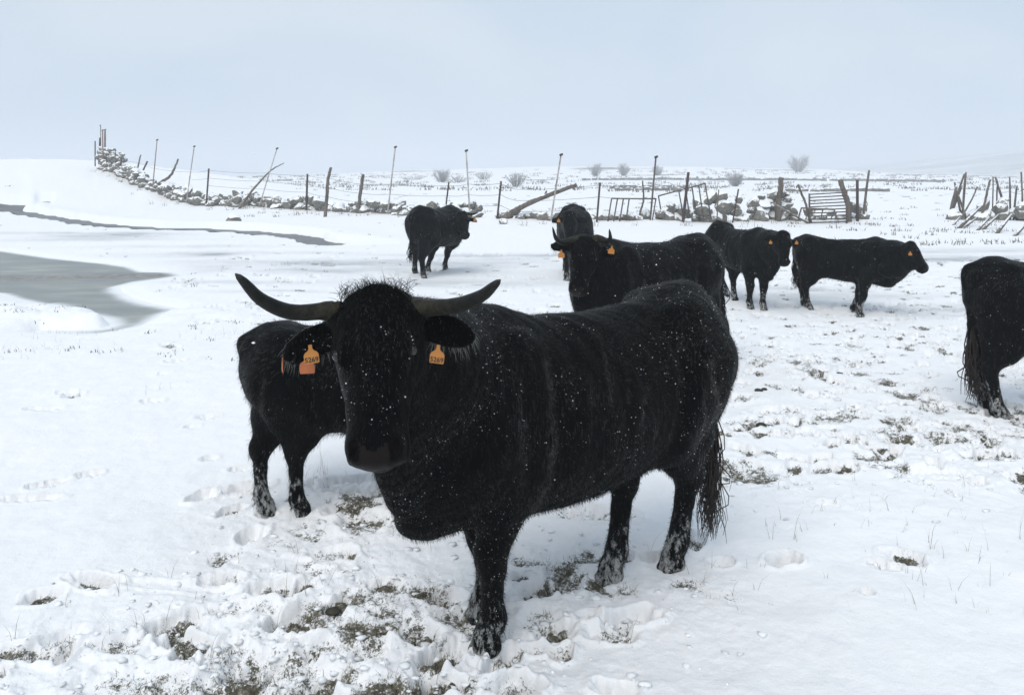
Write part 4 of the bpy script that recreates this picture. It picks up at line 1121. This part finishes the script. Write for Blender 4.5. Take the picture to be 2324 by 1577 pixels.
post('branch', 'long bent branch curving up out of the snowy stones', 'branch', None, [z5(565, 655), z5(650, 530), z5(740, 470), z5(785, 400), z5(815, 320)], wall_d(340) - .8, .12, .05, 'wood', 8, .1)
post('branch', 'slender bent branch arching over the wall across a tall pole', 'branch', None, [z5(1365, 675), z5(1440, 570), z5(1530, 470), z5(1600, 405), z5(1695, 352)], wall_d(570) - .9, .075, .022, 'wood', 8, .1)
post('stick', 'slanting stick propped beside the barred gate', 'stick', None, [z7(1772, 520), z7(1745, 420), z7(1715, 350), z7(1690, 280)], 28.8, .05, .035, 'wood', 7, .12)
post('branch', 'broken branch slanting down from the timber post to the gate foot', 'branch', None, [z7(1772, 580), z7(1650, 515), z7(1570, 470), z7(1500, 430)], 28.5, .045, .03, 'wood', 7, .15, sink=.05)
# leaning log with its stub
lp = spline([px(*z6(1505, 690), 29.0), px(*z6(1640, 600), 29.0), px(*z6(1860, 500), 29.0), px(*z6(2130, 400), 29.0)], 18)
V, F = tube_geo(lp - lp[0], np.linspace(.135, .075, 19), 9, True, .12, 4)
V2_, F2_ = tube_geo([lp[12] - lp[0], lp[12] - lp[0] + np.array([.1, 0, .22])], [.05, .03], 6)
V3_, F3_ = tube_geo([lp[17] - lp[0], lp[17] - lp[0] + np.array([.16, 0, -.14])], [.05, .02], 6)
V, F = merge([(V, F), (V2_, F2_), (V3_, F3_)])
o = link('log', mesh_from('log', V, F, M['wood']), None, 'long grey log leaning up from the wall at a shallow slant', 'log'); o.location = lp[0]
# twisted twig on the slanting pole
tw = np.array([px(*z7(x, y), 29.05) for x, y in [(2196, 470), (2225, 440), (2215, 405), (2205, 385), (2222, 370)]]); tw = spline(tw, 16)
V, F = tube_geo(tw - tw[0], .016, 6); o = link('twig', mesh_from('twig', V, F, M['wood']), None, 'twisted twig curling beside the slanting grey pole', 'twig'); o.location = tw[0]

# right hand tangle of stakes
RS = 'stakes tangled over the rubble by the field gap'
rl = 'grey wooden stake standing in the tangled rubble heap beyond the gap'
for pts, d_, r_ in [([(1910, 400), (1932, 130)], 32.5, .055), ([(1832, 405), (1925, 135)], 32.2, .05), ([(1880, 330), (1855, 200)], 32.6, .05), ([(1826, 400), (1868, 225)], 32.0, .06), ([(1850, 370), (1905, 225)], 32.4, .045), ([(1920, 400), (1880, 290)], 32.0, .05),
                  ([(1928, 395), (1980, 300), (2010, 228)], 31.5, .035), ([(2045, 400), (2075, 270), (2097, 180)], 31.0, .05), ([(2113, 320), (2115, 165)], 31.6, .03), ([(2168, 290), (2150, 230), (2130, 165)], 31.4, .05), ([(2140, 330), (2143, 220)], 31.5, .035),
                  ([(2230, 320), (2227, 165)], 31.2, .04), ([(2263, 350), (2275, 222)], 31.0, .045), ([(2312, 300), (2305, 132)], 30.6, .04)]:
    x0_ = pts[0][0]
    if len(pts) == 3: rl = {1928: 'thin slanting stick leaning out beside the crossed stakes', 2045: 'long slanting stake between the crossed stakes and the boulders', 2168: 'bent stake with crooked top wedged behind the boulders'}[x0_]
    elif x0_ < 1925: rl = 'grey stake of the crossed bundle at the gap end of the rubble heap'
    else: rl = 'upright thin grey stake standing among the boulders of the rubble heap'
    post('stake', rl, 'stake', RS, [zr(*p) for p in pts], d_, r_, r_ * .75, 'wood', 7, .12, sink=.35)
fl = 'fallen wooden picket leaning low out of the snow before the rubble heap'
for b_, t_, r_ in [((1843, 497), (1890, 440), .04), ((1882, 517), (2035, 365), .055), ((1920, 508), (2010, 440), .04), ((2008, 531), (2090, 440), .045), ((2040, 527), (2150, 425), .045), ((2138, 551), (2240, 420), .05), ((2256, 571), (2330, 495), .05)]:
    a = gpt(*zr(*b_)); bz = ground_z(a[0], a[1])
    e = px(*zr(*t_), a[1] + 1.3)
    st_ = np.array([a[0], a[1], bz - .03]); V, F = tube_geo(np.array([np.zeros(3), (e - st_) * .5 + np.array([0, 0, .02]), e - st_]), [r_, r_, r_ * .8], 7, True, .12, 3)
    o = link('picket', mesh_from('picket', V, F, M['wood']), None, fl, 'picket', 'fallen pickets before the rubble heap'); o.location = st_

# ------------------------------------------------------------------ hurdles and gate
def frame_thing(name, label, cat, d, bars, org_px):
    o3 = px(*org_px, d); g0 = ground_z(o3[0], o3[1]); org = np.array([o3[0], o3[1], g0])
    root = bpy.data.objects.new(name, None); COL.objects.link(root); root.location = org; root['label'] = label; root['category'] = cat
    for nm, pts, r_, dd in bars:
        P = np.array([px(x, y, d + dd) for x, y in pts]) - org
        if len(P) > 2: P = spline(P, 10)
        V, F = tube_geo(P, r_, 8, True, .03, int(P[0][0] * 50))
        link(nm, mesh_from(nm, V, F, M['tube']), root)
    return root
bars = [('top_rail', [z7(243, 388), z7(592, 391)], .026, 0)]
for a, b in [((245, 390), (212, 590)), ((290, 390), (256, 590)), ((336, 390), (303, 595)), ((381, 390), (357, 560)), ((588, 392), (558, 572))]:
    bars.append(('bar', [z7(*a), z7(*b)], .024, .03))
frame_thing('hurdle', 'flat topped rusty steel hurdle with splayed bars in the wall gap', 'hurdle', 27.9, bars, z7(400, 590))
bars = [('top_rail', [z7(606, 369), z7(970, 272)], .026, 0)]
for a, b in [((608, 370), (634, 520)), ((765, 330), (800, 520)), ((818, 318), (852, 540)), ((868, 302), (902, 520)), ((920, 288), (960, 570)), ((968, 274), (1016, 545))]:
    bars.append(('bar', [z7(*a), z7(*b)], .024, .04))
frame_thing('hurdle', 'tilted rusty steel hurdle leaning against a stout dark post', 'hurdle', 27.85, bars, z7(820, 590))
bars = [('upright', [z7(1777, 350), z7(1777, 608)], .035, 0), ('upright', [z7(2065, 328), z7(2066, 603)], .035, 0)]
for i in range(11):
    yl = 357 + i * 24.2; yr = 340 + i * 25.2
    bars.append(('rail', [z7(1778, yl), z7(2065, yr)], .022, .045))
frame_thing('barred_gate', 'rusty barred metal gate with horizontal rails tied across the opening', 'gate', 28.5, bars, z7(1920, 600))
bars = [('bent_leg', [z7(1690, 556), z7(1702, 505), z7(1716, 462)], .028, 0), ('top_rail', [z7(1714, 462), z7(1977, 474)], .028, 0), ('bar', [z7(1795, 466), z7(1770, 560)], .022, .03), ('bar', [z7(1882, 470), z7(1866, 545)], .022, .03), ('bar', [z7(1974, 474), z7(1944, 548)], .022, .03)]
frame_thing('hurdle', 'small low bent hurdle propped in front of the barred gate', 'hurdle', 28.2, bars, z7(1850, 575))

# ------------------------------------------------------------------ wires
def wire(label, pts, sag=.05, r_=.007):
    P = []
    for i in range(len(pts) - 1):
        a = np.array(pts[i]); b = np.array(pts[i + 1])
        for k in range(8):
            t = k / 8; p = a * (1 - t) + b * t; p[2] -= sag * 4 * t * (1 - t); P.append(p)
    P.append(np.array(pts[-1])); P = np.array(P)
    V, F = tube_geo(P - P[0], r_, 4, True); o = link('fence_wire', mesh_from('fence_wire', V, F, M['wire']), None, label, 'wire', 'wires strung along the wall'); o.location = P[0]
up = [px(*z5(343, 325), wall_d(275) - .6), px(*z5(490, 350), wall_d(310)), px(*z5(620, 400), wall_d(350)), px(*z5(925, 430), wall_d(430)), px(*z5(1068, 415), wall_d(472)-.6), px(*z5(1540, 438), wall_d(600)), px(*z5(1886, 455), wall_d(696)-.6), px(*z5(2070, 480), 33.6),
      px(*z6(345, 395), 35.0), px(*z6(590, 400), 33.6), px(*z6(1065, 408), wall_d(1012) + .3), px(*z6(1225, 395), 30.6), px(*z6(1500, 390), wall_d(1128) - .5), px(*z6(1640, 440), 28.9), px(*z7(150, 285), wall_d(1352) - .6), px(*z7(570, 300), 28.0), px(*z7(830, 330), 27.7)]
wire('uppermost sagging wire strung between the posts of the wall', up)
wire('middle sagging wire strung between the posts of the wall', [p - np.array([0, 0, .42]) for p in up[3:16]], .04)
wire('lowest sagging wire strung between the posts of the wall', [p - np.array([0, 0, .82]) for p in up[4:15]], .04)
wire('loose wire hanging between the stakes of the rubble heap', [px(*zr(1932, 150), 32.5), px(*zr(2010, 235), 31.5), px(*zr(2100, 245), 31.0), px(*zr(2230, 262), 31.2), px(*zr(2310, 250), 30.6)], .1)

# ------------------------------------------------------------------ stones
import bmesh
def stone_mesh(seed):
    bm = bmesh.new(); bmesh.ops.create_icosphere(bm, subdivisions=2, radius=1.0)
    r = np.random.default_rng(seed)
    pl = [(unit(r.normal(0, 1, 3)), .55 + .35 * r.random()) for _ in range(9)]
    for v in bm.verts:
        p = np.array(v.co)
        for n_, d_ in pl:
            ex = p @ n_ - d_
            if ex > 0: p = p - n_ * ex * .92
        p *= 1 + .05 * r.normal()
        v.co = p
    me = bpy.data.meshes.new('stone'); bm.to_mesh(me); bm.free(); me.materials.append(M['stone'])
    me.polygons.foreach_set('use_smooth', np.zeros(len(me.polygons), bool))
    return me
STONES = [stone_mesh(100 + i) for i in range(14)]
def put_stone(root, org, p, size, r):
    o = bpy.data.objects.new('stone', STONES[int(r.integers(0, 14))]); COL.objects.link(o); o.parent = root
    o.location = np.array(p) - org; o.rotation_euler = (r.normal(0, .5), r.normal(0, .5), r.random() * 6.28)
    o.scale = (size * (.85 + .5 * r.random()), size * (.8 + .3 * r.random()), size * (.55 + .35 * r.random()))
def wall(label, line, spacing, seed, hfun, sfun, name='dry_stone_wall'):
    r = np.random.default_rng(seed); L_ = np.asarray(line); org = np.array([L_[0][0], L_[0][1], ground_z(*L_[0])])
    root = bpy.data.objects.new(name, None); COL.objects.link(root); root.location = org; root['label'] = label; root['category'] = 'stone wall'
    seg = np.linalg.norm(np.diff(L_, axis=0), axis=1); tot = seg.sum(); cum = np.r_[0, np.cumsum(seg)]
    s_ = 0.0
    while s_ < tot:
        f = s_ / tot
        i = min(int(np.searchsorted(cum, s_, 'right')) - 1, len(seg) - 1); t = (s_ - cum[i]) / seg[i]
        p = L_[i] * (1 - t) + L_[i + 1] * t
        hh = hfun(f); sz = sfun(f) * (.7 + .7 * r.random())
        z = 0.0
        while z < hh:
            q = p + r.normal(0, .16, 2); gz = ground_z(q[0], q[1])
            put_stone(root, org, (q[0], q[1], gz + z + sz * .25), sz, r)
            z += sz * .95; sz *= .9
        s_ += spacing * (.65 + .7 * r.random()) * (sfun(f) / .3)
    return root
wall('long tumbled dry stone wall under snow, climbing the bank to a high ragged end', WL, .28, 4,
     lambda f: 1.35 if f < .10 else (.75 if f < .16 else (.55 if f < .62 else .38)) + .12 * math.sin(f * 40),
     lambda f: .28 if f < .13 else (.34 if f < .62 else .26))
wall('broken low stone row under the hurdles and leaning log', WR[:6], .36, 6, lambda f: .22 if f < .75 else .5, lambda f: .28)
wall('heaped grey boulder wall between the timber post and the thin stick', np.array([px(x, y, d)[:2] for x, y, d in [(1615, 500, 28.6), (1680, 498, 28.9), (1740, 497, 29.2), (1800, 497, 29.6)]]), .42, 9, lambda f: .80 + .2 * math.sin(f * 9), lambda f: .33)
wall('snowy stones piled behind the barred gate', np.array([px(x, y, d)[:2] for x, y, d in [(1835, 497, 29.8), (1900, 497, 29.8), (1965, 498, 29.6)]]), .5, 12, lambda f: .38, lambda f: .27)
wall('rubble heap with boulders under the tangled stakes beyond the gap', np.array([px(x, y, d)[:2] for x, y, d in [(2155, 490, 32.0), (2210, 490, 31.6), (2260, 488, 31.2), (2330, 486, 30.6), (2420, 484, 30.0)]]), .5, 15, lambda f: .35 + .45 * smooth(.15, .4, np.array(f)), lambda f: .36)
rr_ = np.random.default_rng(8)
org0 = None
for lab, xd, yd, sz in [('mossy boulder standing alone in the snow below the wall bend', 529, 498, .34), ('round snow capped boulder at the foot of the stout dark post', 1525, 497, .62), ('small stub of stone under the foot of the leaning log', 1143, 507, .22)]:
    c = gpt(xd, yd + 4); gz = ground_z(c[0], c[1])
    o = link('boulder', STONES[int(rr_.integers(0, 14))], None, lab, 'boulder'); o.location = (c[0], c[1], gz + sz * .3); o.scale = (sz, sz * .8, sz * .75); o.rotation_euler = (.2, .1, rr_.random() * 6)

# ------------------------------------------------------------------ far shrubs, field walls, scrub
def shrub(label, xd, d, wd_, ht, seed, group='bare shrubs far across the fields', dense=1.0):
    r = np.random.default_rng(seed); x = (xd - 1162.1) * K * d; z = float(height(np.array([x]), np.array([float(d)]))[0]) - .1
    root = bpy.data.objects.new('shrub', None); COL.objects.link(root); root.location = (x, d, z); root['label'] = label; root['category'] = 'shrub'
    stems = []; twigs = []
    for i in range(int(16 * dense)):
        a = r.random() * 6.28; sp_ = r.random() ** .7 * wd_ * .42; top_ = np.array([math.cos(a) * sp_, math.sin(a) * sp_, ht * (.55 + .4 * r.random()) * (1 - .35 * (sp_ / (wd_ * .5)) ** 2)])
        b0 = np.array([math.cos(a), math.sin(a), 0]) * sp_ * .25
        m_ = (b0 + top_) / 2 + r.normal(0, ht * .05, 3); pl = spline([b0, m_, top_], 6)
        stems.append(tube_geo(pl, np.linspace(.05, .018, 7) * ht / 3, 4, False))
        for k in range(int(34 * dense)):
            q0 = pl[int(r.integers(2, 7))]; dr = unit(np.array([math.cos(a), math.sin(a), .6]) * .5 + r.normal(0, .6, 3)); e_ = q0 + dr * ht * (.10 + .16 * r.random())
            e_[2] = max(e_[2], .1)
            twigs.append(tube_geo([q0, (q0 + e_) / 2 + r.normal(0, ht * .02, 3), e_], np.array([.014, .011, .006]) * ht / 3, 3, False))
    V, F = merge(stems); link('stems', mesh_from('stems', V, F, M['scrub']), root)
    V, F = merge(twigs); link('twigs', mesh_from('twigs', V, F, M['twig']), root)
for i, a in enumerate([('tallest rounded bare shrub fading in the haze on the far rise', 1812, 235, 7.6, 5.6), ('rounded bare shrub in the near far field left of the timber post', 1669, 118, 3.6, 2.6), ('round pale shrub beyond the wall above the leaning log foot', 1172, 120, 4.2, 2.3), ('steep pointed shrub at the end of a far thicket', 1003, 150, 4.2, 3.0), ('low wide thicket joined to a pointed shrub', 1040, 150, 7.0, 1.6),
                       ('faint spreading shrub on the far rise above the leaning log tip', 1352, 190, 5.0, 3.2), ('faint narrow shrub on the far rise near the hurdles', 1415, 190, 3.4, 3.2), ('faint small shrub on the far rise behind the tall brown pole', 1492, 190, 3.2, 2.6), ('very faint rounded shrub on the skyline beyond the snow bank', 32, 330, 7, 4.6), ('very faint broad thicket on the skyline beyond the snow bank', 92, 330, 15, 5.2), ('faint low thicket along the far rise beside the pointed shrub', 940, 170, 9.0, 1.2), ('faint shrub beside the low wide thicket', 1098, 170, 6, 1.8)]):
    shrub(a[0], a[1], a[2], a[3], a[4], 200 + i, dense=1.6)

def far_wall(label, pts, ht, seed, gap=0.0):
    r = np.random.default_rng(seed); parts = []
    P = np.array([[(x - 1162.1) * K * d, d] for x, d in pts]); seg = np.linalg.norm(np.diff(P, axis=0), axis=1)
    base, bf = ico(1.0, 1); base = np.array(base)
    for i in range(len(seg)):
        n = int(seg[i] / (ht * .55))
        for k in range(n):
            t = (k + r.random()) / n; p = P[i] * (1 - t) + P[i + 1] * t + r.normal(0, .15, 2)
            if vnoise(np.array([p[0] * .12]), np.array([p[1] * .12]), seed)[0] < gap: continue
            z = float(height(np.array([p[0]]), np.array([p[1]]))[0]); s_ = ht * (.35 + .3 * r.random())
            parts.append(([np.array([p[0], p[1], z + s_ * .5]) + b * s_ * (1 + .15 * r.normal()) * np.array([1.3, .8, .9]) for b in base], bf))
    V, F = merge(parts); V = np.array(V); org = V[0] * np.array([1, 1, 0]) + np.array([0, 0, V[:, 2].min()])
    root = bpy.data.objects.new('field_wall', None); COL.objects.link(root); root.location = org; root['label'] = label; root['category'] = 'stone wall'
    link('rubble', mesh_from('rubble', V - org, F, M['farstone'], False), root, kind='stuff')
far_wall('long grey field wall crossing the far snowfield below the rise', [(1330, 158), (1600, 158), (1850, 155), (2080, 150), (2230, 142)], .85, 3, -.55)
far_wall('patchy near field wall running behind the hurdles and timber post', [(1390, 92), (1560, 92), (1720, 88), (1900, 84), (2040, 82)], .6, 5, -.05)
far_wall('broken grey wall stub in the field above the flat topped hurdle', [(1385, 100), (1480, 101), (1560, 103)], .75, 7, -.5)
far_wall('thin dark field wall on the skyline beyond the left wall', [(455, 150), (560, 155), (660, 165)], .6, 9, -.5)

def blades(name, label, pts, mat, hmin, hmax, wmin, spread, seed, per=6):
    r = np.random.default_rng(seed); V = []; F = []
    for (x, y, z) in pts:
        for _ in range(per):
            a = r.random() * 6.28; rr = spread * r.random() ** .5; b = np.array([x + math.cos(a) * rr, y + math.sin(a) * rr, z - .01])
            h_ = hmin + (hmax - hmin) * r.random() ** 1.6; ln = r.normal(0, .38, 2); tp = b + np.array([ln[0] * h_, ln[1] * h_, h_]); md_ = b + np.array([ln[0] * h_ * .3, ln[1] * h_ * .3, h_ * .55])
            an = r.random() * 3.14; sd_ = np.array([math.cos(an), math.sin(an), 0]) * wmin * (1 if True else 0)
            n = len(V); V += [b - sd_, b + sd_, md_ + sd_ * .7, md_ - sd_ * .7, tp]; F += [(n, n + 1, n + 2, n + 3), (n + 3, n + 2, n + 4)]
    me = mesh_from(name, V, F, M[mat]); return link(name, me, None, label, 'grass', None, 'stuff')
# grass in the bare patches
r3 = np.random.default_rng(31); near_pts = []; tries = 0
while len(near_pts) < 5200 and tries < 120000:
    tries += 1
    y = 2.35 + r3.random() ** 1.7 * 7; x = (r3.random() * 2 - 1) * .8 * (y + .4)
    if r3.random() < (bare_at(x, y) - .28) * 1.6: near_pts.append((x, y, ground_z(x, y)))
half = len(near_pts) // 2
blades('winter_grass', 'short dull green grass showing through the trampled snow', near_pts[:half], 'grass_green', .006, .032, .0011, .02, 41, 6)
blades('dry_grass', 'short straw coloured grass showing through the trampled snow', near_pts[half:], 'grass', .008, .04, .0010, .02, 42, 5)
# thin stalks poking through the snow
st_pts = []
for xd, yd, n, sp_ in [(1800, 1222, 2, .02), (2110, 1240, 2, .03), (2040, 1215, 14, .25), (1950, 1200, 10, .3), (2190, 1210, 12, .25), (2260, 1360, 16, .22), (2200, 1290, 14, .3), (1720, 1150, 10, .3), (730, 1080, 14, .07), (510, 765, 14, .12), (30, 790, 22, .5), (80, 800, 16, .4), (155, 752, 18, .12), (345, 895, 6, .1), (470, 760, 6, .2),
                       (440, 1440, 6, .2), (330, 1330, 5, .25), (500, 1380, 10, .2), (950, 1400, 12, .18), (820, 1330, 12, .25), (1190, 1300, 6, .15), (1570, 1330, 5, .15), (1420, 1380, 4, .12), (1700, 1300, 8, .2), (60, 1470, 12, .12), (640, 1270, 6, .2), (350, 700, 6, .3), (1120, 1480, 6, .2), (2100, 1130, 10, .4), (2280, 1150, 8, .3), (600, 1430, 20, .3), (880, 1560, 10, .2)]:
    c = gpt(xd, yd)
    for _ in range(n):
        x, y = c + r3.normal(0, sp_, 2); st_pts.append((x, y, ground_z(x, y)))
blades('grass_stalks', 'thin dry grass stalks poking through the clean snow', st_pts, 'grass', .02, .12, .0009, .012, 43, 2)
tall_p = [(*gpt(1800, 1222), 0), (*gpt(1803, 1224), 0), (*gpt(2108, 1240), 0), (*gpt(2113, 1243), 0), (*gpt(728, 1085), 0), (*gpt(735, 1080), 0), (*gpt(722, 1082), 0)]
tall_p = [(a, b, ground_z(a, b)) for a, b, _ in tall_p]
o = blades('tall_stalks', 'few tall straight grass stalks standing in the snow', tall_p, 'grass', .14, .22, .0010, .006, 44, 1)
# heather and scrub tufts
tuf = []
for _ in range(9000):
    y = 20 + 240 * r3.random() ** 1.6; x = (r3.random() * 2 - 1) * .75 * y
    dens = .02 + .30 * max(0, float(fbm(np.array([x * .05]), np.array([y * .05]), 131, 3)[0])) + (.10 if (x > 8 and 28 < y < 60) else 0) + (.12 if y > 90 else 0)
    if y < 33 and x < 8: dens = 0.0
    if x < -16 and y < 75: dens *= .1
    if min(float(stream_d(np.array([x]), np.array([y]))[0]), 9) < 1: continue
    if r3.random() < dens: tuf.append((x, y, ground_z(x, y)))
nearT = [p for p in tuf if p[1] < 80]; farT = [p for p in tuf if p[1] >= 80]
blades('heather', 'small brown heather tufts dotted over the snowy field beyond the wall', nearT, 'scrub', .03, .16, .012, .26, 51, 16)
blades('scrub', 'faint scrub tufts scattered over the far snowy rise', farT, 'scrub', .12, .55, .06, 1.0, 52, 16)
wt = []
for W, n in ((WL, 70), (WR, 30)):
    for _ in range(n):
        i = int(r3.integers(0, len(W) - 1)); p = W[i] + (W[i + 1] - W[i]) * r3.random() + np.array([r3.normal(0, .4), -abs(r3.normal(.9, .6))]); wt.append((p[0], p[1], ground_z(p[0], p[1])))
lt = []
for _ in range(900):
    xd_, yd_ = -40 + 1000 * r3.random(), 505 + 330 * r3.random() ** 1.3
    p = gpt(xd_, yd_)
    if float(pond_sd(p[None, 0], p[None, 1])[0]) < .06 or float(stream_d(p[None, 0], p[None, 1])[0]) < .7: continue
    dn_ = .05 + .5 * max(0., float(fbm(p[None, 0] * .8, p[None, 1] * .8, 141, 3)[0])) + .5 * math.exp(-((xd_ - 110) / 130) ** 2 - ((yd_ - 720) / 22) ** 2)
    if r3.random() < dn_: lt.append((p[0], p[1], ground_z(p[0], p[1])))
blades('snowfield_tufts', 'small dark tufts peeping through the snow around the pond', lt, 'scrub', .015, .055, .005, .07, 54, 9)
blades('wall_foot_grass', 'dry tufts and twigs sticking out of the drift before the wall', wt, 'scrub', .08, .32, .007, .16, 53, 8)

# ------------------------------------------------------------------ snow clods, dung, falling snow
cb = [np.array(ico(1.0, 1)[0])]; cf = np.array(ico(1.0, 1)[1])
Vc = []; Fc = []; n = 0; tries = 0; r4 = np.random.default_rng(61)
while n < 2200 and tries < 90000:
    tries += 1
    y = 2.4 + r4.random() ** 1.5 * 8.5; x = (r4.random() * 2 - 1) * .8 * (y + .4)
    t_ = float(trample(np.array([x]), np.array([y]))[0])
    if r4.random() > t_ * .7 - .04: continue
    s_ = (.003 + .012 * r4.random() ** 3) * (1 + .05 * y)
    v = cb[0] * s_ * (1 + .36 * r4.normal(0, 1, (len(cb[0]), 1))) * np.array([1.3, 1.0, .55]) + np.array([x, y, ground_z(x, y) + s_ * .25])
    Vc.append(v); Fc.append(cf + n * len(cb[0])); n += 1
link('snow_clods', mesh_from('snow_clods', np.concatenate(Vc), np.concatenate(Fc), M['clod']), None, 'crumbs and clods of kicked up snow around the hoof prints', 'snow', None, 'stuff')

def dung(label, xd, yd, sz, seed, grp=None):
    c = gpt(xd, yd); V, F = ico(1.0, 2); r = np.random.default_rng(seed)
    V = np.array(V); V *= (1 + .25 * fbm(V[:, 0] * 2 + seed, V[:, 1] * 2 + V[:, 2] * 2, seed, 2))[:, None]
    V = V * np.array([1.15, .9, .5]) * sz
    o = link('dung', mesh_from('dung', V, F, M['dung']), None, label, 'dung', grp); o.location = (c[0], c[1], ground_z(c[0], c[1]) + sz * .2)
dung('dark dung clump lying on the trampled grass left of the bull foreleg', 757, 1378, .028, 3)
dung('small dark dung pellet in the clean snow to the right of the bull', 1969, 1341, .018, 4)
for i, (a, b, c_) in enumerate([(1728, 962, .035), (1745, 966, .04), (1765, 960, .03), (1722, 890, .03), (1735, 886, .022), (1905, 852, .03)]):
    dung('dark dung lump on the snow between the bull rump and the right hand cow', a, b, c_, 10 + i, 'dung lumps on the trampled snow')

r5 = np.random.default_rng(71); NF = 9500
yf = 1.1 + r5.random(NF) ** 0.65 * 22; xf = (r5.random(NF) * 2 - 1) * (.9 * yf + 1.0); zf = r5.random(NF) * 4.2
keep = zf > .05; yf, xf, zf = yf[keep], xf[keep], zf[keep]; NF = len(yf)
sz = .0011 + .0024 * r5.random(NF) ** 2.2
oc = np.array([(1, 0, 0), (-1, 0, 0), (0, 1, 0), (0, -1, 0), (0, 0, 1), (0, 0, -1)], float)
of = np.array([(0, 2, 4), (2, 1, 4), (1, 3, 4), (3, 0, 4), (2, 0, 5), (1, 2, 5), (3, 1, 5), (0, 3, 5)])
Vf = (np.stack([xf, yf, zf], -1)[:, None, :] + oc[None] * sz[:, None, None] * (.6 + .8 * r5.random((NF, 6, 1)))).reshape(-1, 3)
link('falling_snow', mesh_from('falling_snow', Vf, (np.arange(NF)[:, None, None] * 6 + of[None]).reshape(-1, 3), M['flake']), None, 'light snowfall of tiny flakes in the air', 'snow', None, 'stuff')

# ------------------------------------------------------------------ haze
hm = bpy.data.materials.new('haze'); hm.use_nodes = True; ht_ = hm.node_tree; ht_.nodes.clear()
ho = ht_.nodes.new('ShaderNodeOutputMaterial'); hv = ht_.nodes.new('ShaderNodeVolumePrincipled')
hv.inputs['Color'].default_value = (0.90, 0.935, 0.985, 1); hv.inputs['Density'].default_value = 0.0023; hv.inputs['Anisotropy'].default_value = 0.0
ht_.links.new(hv.outputs[0], ho.inputs['Volume'])
x0, x1, y0, y1, z0, z1 = -1700, 1700, -90, 1600, float(ZZ.min()) - 1.0, float(ZZ.max()) + 6
Vb = [(x, y, z) for x in (x0, x1) for y in (y0, y1) for z in (z0, z1)]
link('haze', mesh_from('haze', Vb, [(0, 1, 3, 2), (4, 6, 7, 5), (0, 4, 5, 1), (2, 3, 7, 6), (0, 2, 6, 4), (1, 5, 7, 3)], hm, False), None, 'pale winter haze over the fields', 'haze', None, 'stuff')
